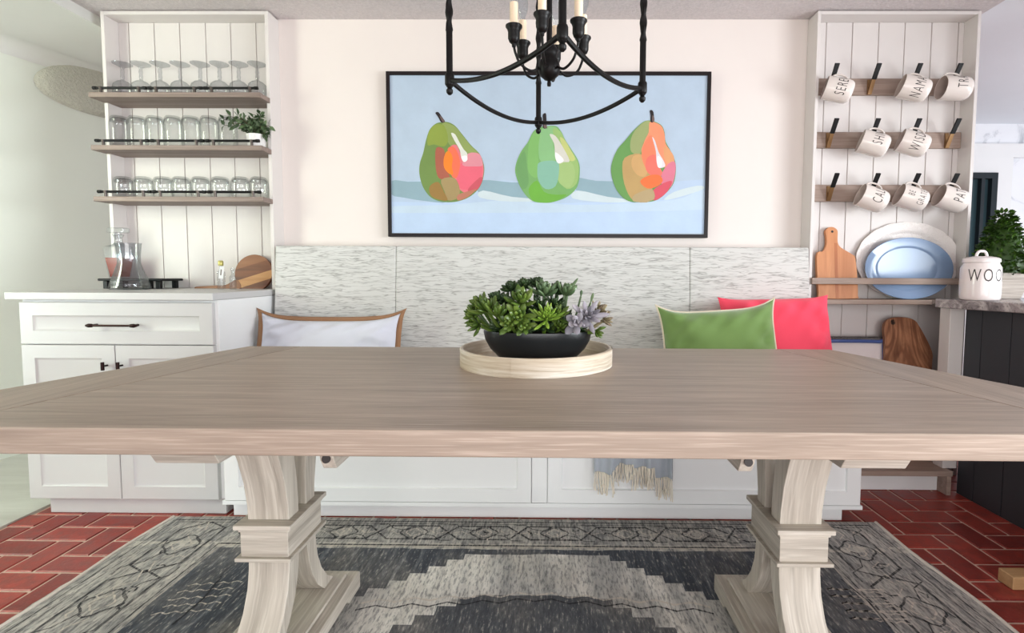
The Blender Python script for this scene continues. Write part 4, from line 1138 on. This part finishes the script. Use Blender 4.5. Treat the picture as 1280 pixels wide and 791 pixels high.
rosette('succulent', 'suc_dark', Q(560, 340, -.05), (.0, -.8, .5), 14, .032, .012, .007, (10, 85))
rosette('succulent', 'suc_purple', Q(905, 325, -.06), (.15, -.95, .25), 15, .050, .016, .006, (25, 88), 'lavender grey rosette', .15)
rosette('succulent', 'suc_purple', Q(845, 365, -.085), (-.1, -.95, .2), 9, .034, .024, .006, (25, 85), 'lavender grey rosette', .15)
rosette('succulent', 'suc_mauve', Q(970, 300, -.01), (.6, -.4, .6), 12, .034, .014, .006, (10, 85), 'olive and mauve rosette')
rosette('succulent', 'suc_green', Q(955, 415, -.04), (.7, -.6, -.2), 8, .028, .011, .006, (10, 80))
rosette('succulent', 'suc_mauve', Q(1005, 345, -.03), (.9, -.4, .1), 9, .028, .011, .006, (10, 85), 'olive and mauve rosette')
for q in range(16):
    a = 2 * pi * q / 16 + .2
    rosette('succulent', ('suc_dark', 'suc_green', 'suc_sage')[q % 3], (.118 * cos(a), .066 * sin(a), .098), (.7 * cos(a), .7 * sin(a), .7), 12, .030, .013, .008, (10, 85))
for q in range(9):
    rosette('succulent', 'suc_dark', (-.10 + .022 * q, .015 * (q % 3 - 1), .118 + .012 * (q % 2)), (rn.uniform(-.4, .4), rn.uniform(-.6, .2), 1), 16, .034, .014, .009, (5, 95))
sp = MB()
for (X, Y, dy, d, L) in ((790, 170, -.02, (.6, 0, .8), .050), (930, 240, -.03, (.25, -.1, 1), .032), (215, 258, -.02, (-1, -.1, .05), .022), (225, 300, -.02, (-1, -.2, .1), .02), (870, 200, 0, (.1, 0, 1), .02)):
    fleshy(sp, Vector(Q(X, Y, dy)), Vector(d), Vector((0, -1, .2)), L, .009, .006, 0, .1)
for (X, Y, dy) in ((790, 170, -.02), (930, 240, -.03), (870, 200, 0)):
    c = Vector(Q(X, Y, dy)); sp.tube([Vector((c.x * .8, c.y * .8, .085)), c], .003, 6)
for (X, Y, dy) in ((215, 258, -.02), (225, 300, -.02)):
    c = Vector(Q(X, Y, dy)); sp.tube([Vector((c.x * .7, c.y * .8, .085)), c], .003, 6)
sp.build('pointed_leaves', 'suc_sage', sb, world=False)

# ================================================================== CHANDELIER
hc_ = Vector((-.012, 1.41, 0))
ch = thing('lantern_chandelier', 'black iron open lantern chandelier with six cream candle sleeves above the dining table', 'chandelier', (hc_.x, hc_.y, CZ))
ZF = 1.55
corners = [atz(562, 103, ZF), atz(673, 155, ZF), atz(803, 113, ZF), atz(703, 45, ZF)]
ZT = 2.08
for p in corners:
    b = MB(); r_ = .0085; n = 8
    vs = []
    zz = [ZF - .012, ZF + .13] + [ZF + .13 + (ZT - .26 - ZF) * k / 60 for k in range(1, 61)] + [ZT]
    for z in zz:
        tw = 0 if z <= ZF + .13 else (min(z, ZT - .13) - ZF - .13) * 62
        amp = 0 if z <= ZF + .131 or z > ZT - .12 else .42
        for q in range(n):
            a = 2 * pi * q / n
            k = 1 + amp * .5 * cos(2 * (a - tw))
            vs.append((p.x + r_ * k * cos(a), p.y + r_ * k * sin(a), z))
    m = len(zz)
    b.add(vs, [(j * n + q, j * n + (q + 1) % n, (j + 1) * n + (q + 1) % n, (j + 1) * n + q) for j in range(m - 1) for q in range(n)], 0, True)
    b.build('twisted_post', 'black', ch)
    b = MB(); b.lathe([(.011, .022), (.0125, .018), (.0125, -.004), (.011, -.008), (.006, -.012), (.006, -.016), (.009, -.020), (.0085, -.027), (.004, -.032), (0, -.033)], (p.x, p.y, ZF), 14)
    b.build('finial', 'black', ch)
for k in range(4):
    for (z, sag, nm) in ((ZF + .006, .062, 'lower_arch'), (ZT - .01, -.10, 'upper_arch')):
        a, c = corners[k].copy(), corners[(k + 1) % 4].copy(); a.z = c.z = z
        m = (a + c) / 2; m.z -= sag
        b = MB(); b.tube(bez(a, m, c, 24), .0062, 8); b.build(nm, 'black', ch)
top = Vector((hc_.x, hc_.y, ZT + .14))
for k in range(4):
    a = corners[k].copy(); a.z = ZT
    mid = (a + top) / 2 + Vector((0, 0, .04))
    b = MB(); b.tube(bez(a, mid, top, 14), .0062, 8); b.build('roof_arm', 'black', ch)
hz = 1.578
b = MB(); b.tube([(hc_.x, hc_.y, hz + .06), (hc_.x, hc_.y, CZ - .02)], .0075, 10); b.lathe([(0, 0), (.055, -.0), (.06, -.008), (.04, -.03), (.012, -.04), (0, -.04)], (hc_.x, hc_.y, CZ), 24); b.build('stem', 'black', ch)
b = MB(); b.lathe([(0, -.030), (.005, -.029), (.0055, -.022), (.004, -.016), (.013, -.012), (.026, .0), (.030, .016), (.027, .032), (.021, .042), (.022, .052), (.024, .062), (.018, .074), (.010, .082), (0, .084)], (hc_.x, hc_.y, hz), 24); b.build('hub', 'black', ch)
for k in range(6):
    a = R(80 + 60 * k); dr_ = Vector((cos(a), sin(a), 0))
    z0 = hz + .02; cup = hz + .062; ra = .098
    pts = spline([hc_ + dr_ * .022 + Vector((0, 0, z0)), hc_ + dr_ * .05 + Vector((0, 0, z0 - .016)), hc_ + dr_ * .080 + Vector((0, 0, z0 - .002)), hc_ + dr_ * (ra - .004) + Vector((0, 0, z0 + .024)), hc_ + dr_ * ra + Vector((0, 0, cup))], 6, False)
    b = MB(); b.tube(pts, .0034, 7); arm = b.build('candle_arm', 'black', ch)
    c = hc_ + dr_ * ra + Vector((0, 0, cup))
    b = MB(); b.lathe([(0, -.004), (.005, -.003), (.006, .004), (.012, .009), (.0155, .018), (.0155, .034), (.018, .042), (.022, .047), (.022, .050), (.017, .050), (.010, .044), (0, .044)], c, 20); b.build('candle_cup', 'black', arm)
    b = MB(); b.lathe([(.0108, .046), (.0108, .108), (0, .109)], c, 18); b.build('candle_sleeve', 'cream', arm)
    b = MB(); b.lathe([(.006, .108), (.007, .116), (.014, .136), (.0155, .153), (.011, .178), (.004, .204), (0, .212)], c, 16); b.build('bulb', 'bulb', arm)

# ================================================================== RUG
RX0, RX1, RY0, RY1 = -1.612, 1.357, .28, 2.098
rc = Vector(((RX0 + RX1) / 2, (RY0 + RY1) / 2, 0))
def rugmat(dark=None):
    t = NT('faded_persian_rug' if dark is None else f'faded_rug_line_{dark}')
    tc_ = t.n('ShaderNodeTexCoord'); sep = t.n('ShaderNodeSeparateXYZ'); t.i(sep, 0, tc_.outputs['Object'])
    X, Y = sep.outputs[0], sep.outputs[1]
    hw, hh = (RX1 - RX0) / 2, (RY1 - RY0) / 2
    st1 = t.noise(t.coord((36, 3.2, 1)), 1, 5, .7, .25)
    st2 = t.noise(t.coord((120, 26, 1)), 1, 4, .65)
    st3 = t.noise(t.coord((7, 1.0, 1)), 1, 3, .5, .3)
    pile = t.noise(t.coord((230, 90, 1)), 1, 2, .5)
    wob = t.math('MULTIPLY', t.math('SUBTRACT', t.noise(t.coord((6, 6, 1)), 1, 3), .5), .03)
    ax_ = t.math('ADD', t.math('ABSOLUTE', X), wob); ay_ = t.math('ADD', t.math('ABSOLUTE', Y), wob)
    inx = t.math('LESS_THAN', ax_, hw - .36); iny = t.math('LESS_THAN', ay_, hh - .235)
    field = t.math('MULTIPLY', inx, iny)
    # stepped medallion
    mx = t.math('ABSOLUTE', t.math('SUBTRACT', X, .075))
    stp = t.math('MULTIPLY', t.math('FLOOR', t.math('DIVIDE', t.math('ABSOLUTE', Y), .043)), .043)
    half = t.math('SUBTRACT', 1.06, t.math('MULTIPLY', stp, 1.32))
    med = t.math('MULTIPLY', t.math('LESS_THAN', mx, half), t.math('LESS_THAN', ay_, .64))
    inner = t.math('LESS_THAN', t.math('ADD', mx, wob), t.math('SUBTRACT', half, .36)); inner = t.math('MULTIPLY', inner, t.math('LESS_THAN', ay_, .40))
    cB = t.ramp(st1, [(.25, C(98, 98, 101)), (.48, C(164, 162, 158)), (.72, C(218, 212, 204))])
    cF = t.ramp(st1, [(.25, C(40, 46, 56)), (.52, C(70, 76, 86)), (.8, C(150, 152, 156))])
    cM = t.ramp(st1, [(.2, C(160, 161, 163)), (.42, C(222, 218, 211)), (.7, C(252, 248, 241))])
    cM = t.mix(t.ramp(st3, [(.42, G1(.5)), (.56, G1(0))]), cM, C(96, 102, 110))
    cI = t.ramp(st1, [(.25, C(54, 58, 66)), (.8, C(110, 112, 116))])
    c = t.mix(field, cB, cF); c = t.mix(med, c, cM); c = t.mix(inner, c, cI)
    worn = t.ramp(t.noise(t.coord((3.2, 2.0, 1)), 1, 4, .6, .5), [(.46, G1(0)), (.68, G1(.38))])
    c = t.mix(worn, c, C(188, 180, 168))
    dk = t.ramp(st2, [(.38, G1(.55)), (.52, G1(0))]); c = t.mix(dk, c, C(58, 60, 66))
    lt = t.ramp(st2, [(.56, G1(0)), (.70, G1(.65))]); c = t.mix(lt, c, C(206, 200, 190))
    # small guard-stripe ticks
    gd = t.math('MULTIPLY', t.math('GREATER_THAN', ay_, hh - .235), t.math('LESS_THAN', ay_, hh - .195))
    vor = t.noise(t.coord((26, 26, 1)), 1, 2, .5); c = t.mix(t.math('MULTIPLY', gd, t.ramp(vor, [(.45, G1(.0)), (.5, G1(.55))])), c, C(214, 208, 196))
    if dark == 'dark': c = t.mix(t.ramp(st2, [(.42, G1(1)), (.66, G1(.35))]), c, C(26, 26, 32))
    if dark == 'light': c = t.mix(t.ramp(st2, [(.40, G1(.2)), (.58, G1(.85))]), c, C(214, 204, 192))
    return t.bsdf(c, .95, t.bump(pile, .5, .003), **{'Sheen Weight': .1})
M['rug'] = rugmat(); M['rug_dark'] = rugmat('dark'); M['rug_light'] = rugmat('light')
M['rug_edge'] = fabric('cream_rug_binding', C(214, 206, 196), .1, 200)
ru = thing('area_rug', 'faded grey and navy patterned rug with cream stepped medallion under the dining table', 'rug', rc)
b = MB(); nx_, rs = 120, random.Random(8)
top_ = .009
P = []
for k in range(nx_ + 1): P.append((RX0 + (RX1 - RX0) * k / nx_, RY0 + rs.uniform(-.003, .003)))
for k in range(1, 60): P.append((RX1 + rs.uniform(-.004, .004) + .006 * sin(k * .3), RY0 + (RY1 - RY0) * k / 60))
for k in range(nx_ + 1): P.append((RX1 - (RX1 - RX0) * k / nx_, RY1 + rs.uniform(-.003, .003)))
for k in range(1, 60): P.append((RX0 + rs.uniform(-.004, .004) + .006 * sin(k * .27), RY1 - (RY1 - RY0) * k / 60))
b.prism(P, 2, .001, top_)
zL = top_ + .0006
hw, hh = (RX1 - RX0) / 2, (RY1 - RY0) / 2
def loop(inset, wdt, mi, jag=0):
    x0, x1, y0, y1 = RX0 + inset, RX1 - inset, RY0 + inset * .62, RY1 - inset * .62
    b.ribbon([(x0, y0), (x1, y0), (x1, y1), (x0, y1)], wdt, zL, mi, True)
loop(.045, .008, 1); loop(.34, .009, 1); loop(.355, .005, 2); loop(.075, .004, 1)
# border motifs: octagonal cartouches, rosettes and vines, along each side
def motif(cx, cy, ux, uy, L, Wd, seed):
    r_ = random.Random(seed); u = Vector((ux, uy)); v = Vector((-uy, ux)); c = Vector((cx, cy))
    T = lambda P: [tuple(c + u * (p[0] * L) + v * (p[1] * Wd)) for p in P]
    b.ribbon(T([(-.48, 0), (-.36, .34), (.30, .34), (.46, 0), (.34, -.34), (-.32, -.34)]), .010, zL, 1, True)
    b.ribbon(T([(-.52, .40), (-.40, .42), (-.30, .20), (-.12, .10), (-.05, .24), (.08, .30)]), .005, zL + .0001, 1)
    b.ribbon(T([(.52, -.40), (.38, -.40), (.28, -.18), (.14, -.10), (.06, -.24), (-.08, -.28)]), .005, zL + .0001, 1)
    b.ribbon(T([(-.46, -.05), (-.30, .05), (-.2, -.10), (-.1, -.02)]), .005, zL + .0001, 2)
    b.ribbon(T([(.46, .05), (.30, -.06), (.2, .12), (.12, .02)]), .005, zL + .0001, 2)
    for q, (rx, w_) in enumerate(((.16, .007), (.09, .006))):
        b.ribbon([tuple(c + u * (L * rx * cos(a) * (1 + .15 * cos(4 * a))) + v * (L * rx * .95 * sin(a) * (1 + .15 * cos(4 * a)))) for a in [2 * pi * k / 20 for k in range(20)]], w_, zL + .0002, 1 if q == 0 else 2, True)
    for k in range(5):
        a = r_.uniform(0, 6.28); x, y = r_.uniform(-.4, .4), r_.uniform(-.3, .3)
        b.ribbon(T([(x, y), (x + .05 * cos(a), y + .09 * sin(a)), (x + .09 * cos(a + .6), y + .16 * sin(a + .6))]), .006, zL + .0003, 1 + k % 2)
nb = 8
for k in range(nb):
    x = RX0 + .36 + (RX1 - RX0 - .72) * (k + .5) / nb
    motif(x, RY1 - .115, 1, 0, .30, .15, k); motif(x, RY0 + .115, -1, 0, .30, .15, k + 20)
for k in range(5):
    y = RY0 + .05 + (RY1 - RY0 - .1) * (k + .5) / 5
    motif(RX0 + .205, y, 0, 1, .38, .25, k + 40); motif(RX1 - .205, y, 0, -1, .38, .25, k + 60)
# comb-like leaf motifs in the navy corners
for sx_, px, py in ((1, 250, 748), (-1, 1082, 752)):
    c = atz(px, py, .01)
    for k in range(5):
        y = c.y - .08 + k * .036
        b.ribbon([(c.x - sx_ * .09 + .012 * sin(k * 2 + q), y + .010 * (q % 2)) for q in range(1)] + [(c.x - .095 + q * .021 + (k % 3) * .008, y + .010 * (q % 2) + .006 * q * sx_ * .5) for q in range(9)], .006, zL + .0004, 2)
    b.ribbon([(c.x, c.y - .12), (c.x + .01, c.y), (c.x - .01, c.y + .12)], .006, zL + .0005, 1)
# inner medallion outline
for s_ in (-1, 1):
    yy = rc.y + s_ * .40
    b.ribbon([(rc.x + .075 + .055 * (q - 10), yy + s_ * (.018 * (q % 2) - .02 * abs(q - 10) * .25)) for q in range(21)], .008, zL, 2)
    b.ribbon([(rc.x + .075 + .055 * (q - 10), yy - s_ * .03 + s_ * (.018 * (q % 2) - .02 * abs(q - 10) * .25)) for q in range(21)], .006, zL, 1)
b.build('pile', ['rug', 'rug_dark', 'rug_light'], ru)
for xs_ in (RX0, RX1):
    b = MB(); sg = -1 if xs_ == RX0 else 1
    P1 = [(xs_ + .006 * sin(k * .5) - sg * .004, RY0 + (RY1 - RY0) * k / 40) for k in range(41)]
    b.tube([(x, y, .007) for x, y in P1], .0075, 7); b.build('edge_binding', 'rug_edge', ru)

# ================================================================== STOOL AT THE RIGHT EDGE
so = thing('wooden_stool', 'pale wooden stool foot at the lower right edge of the photo on the brick floor', 'stool', (1.75, 1.52, 0))
e0 = atz(1266, 738, .0)
M['pine'] = wood('pale_pine', C(176, 140, 100), C(206, 172, 130), 0, .5, 25, 2)
for dy in (-.06, .34):
    b = MB(); y = e0.y - .03 + dy
    y = e0.y + .03 if dy < 0 else e0.y - .36
    b.box(e0.x, e0.x + .34, y - .03, y + .03, 0, .045); b.build('foot_runner', 'pine', so, .004)
    for xx in (.12, .28):
        b = MB(); b.box(e0.x + xx, e0.x + xx + .04, y - .02, y + .02, .045, .40); b.build('leg', 'pine', so, .003)
b = MB(); b.box(e0.x + .09, e0.x + .34, e0.y - .40, e0.y + .07, .40, .43); b.build('seat', 'pine', so, .006)

# ================================================================== LIGHT
wd = bpy.data.worlds.new('world'); scene.world = wd; wd.use_nodes = True
bg = wd.node_tree.nodes['Background']; bg.inputs[0].default_value = (.93, .95, 1, 1); bg.inputs[1].default_value = .72
def area(name, loc, target, sx, sy, power, col):
    l = bpy.data.lights.new(name, 'AREA'); l.shape = 'RECTANGLE'; l.size = sx; l.size_y = sy; l.energy = power; l.color = col
    o = bpy.data.objects.new(name, l); COL.objects.link(o); o.location = loc
    o.rotation_euler = (Vector(target) - Vector(loc)).to_track_quat('-Z', 'Y').to_euler()
    return o
area('window_light_right', (3.6, .2, .95), (-.8, 1.4, .35), 2.0, 1.5, 88, (.91, .97, 1)).data.spread = R(105)
area('fill_light_behind', (.4, -2.1, .85), (0, 2.4, .3), 3.6, 1.4, 76, (1, .99, .98))  # unseen fill lamp, added to brighten the front and under the table
area('left_room_light', (-3.9, .8, 1.7), (-3.1, 3.2, 1.6), 1.6, 1.4, 92, (.93, 1, .82))
area('left_room_floor_light', (-3.9, 1.2, .9), (-2.9, 3.2, .6), 1.0, .8, 90, (.74, .93, 1))
area('kitchen_light', (4.2, 2.2, 1.1), (4.0, 4.6, 2.3), 1.6, 1.0, 28, (.95, .97, 1))
scene.view_settings.view_transform = 'Standard'
scene.view_settings.look = 'None'
scene.view_settings.exposure = .06
scene.view_settings.gamma = .88
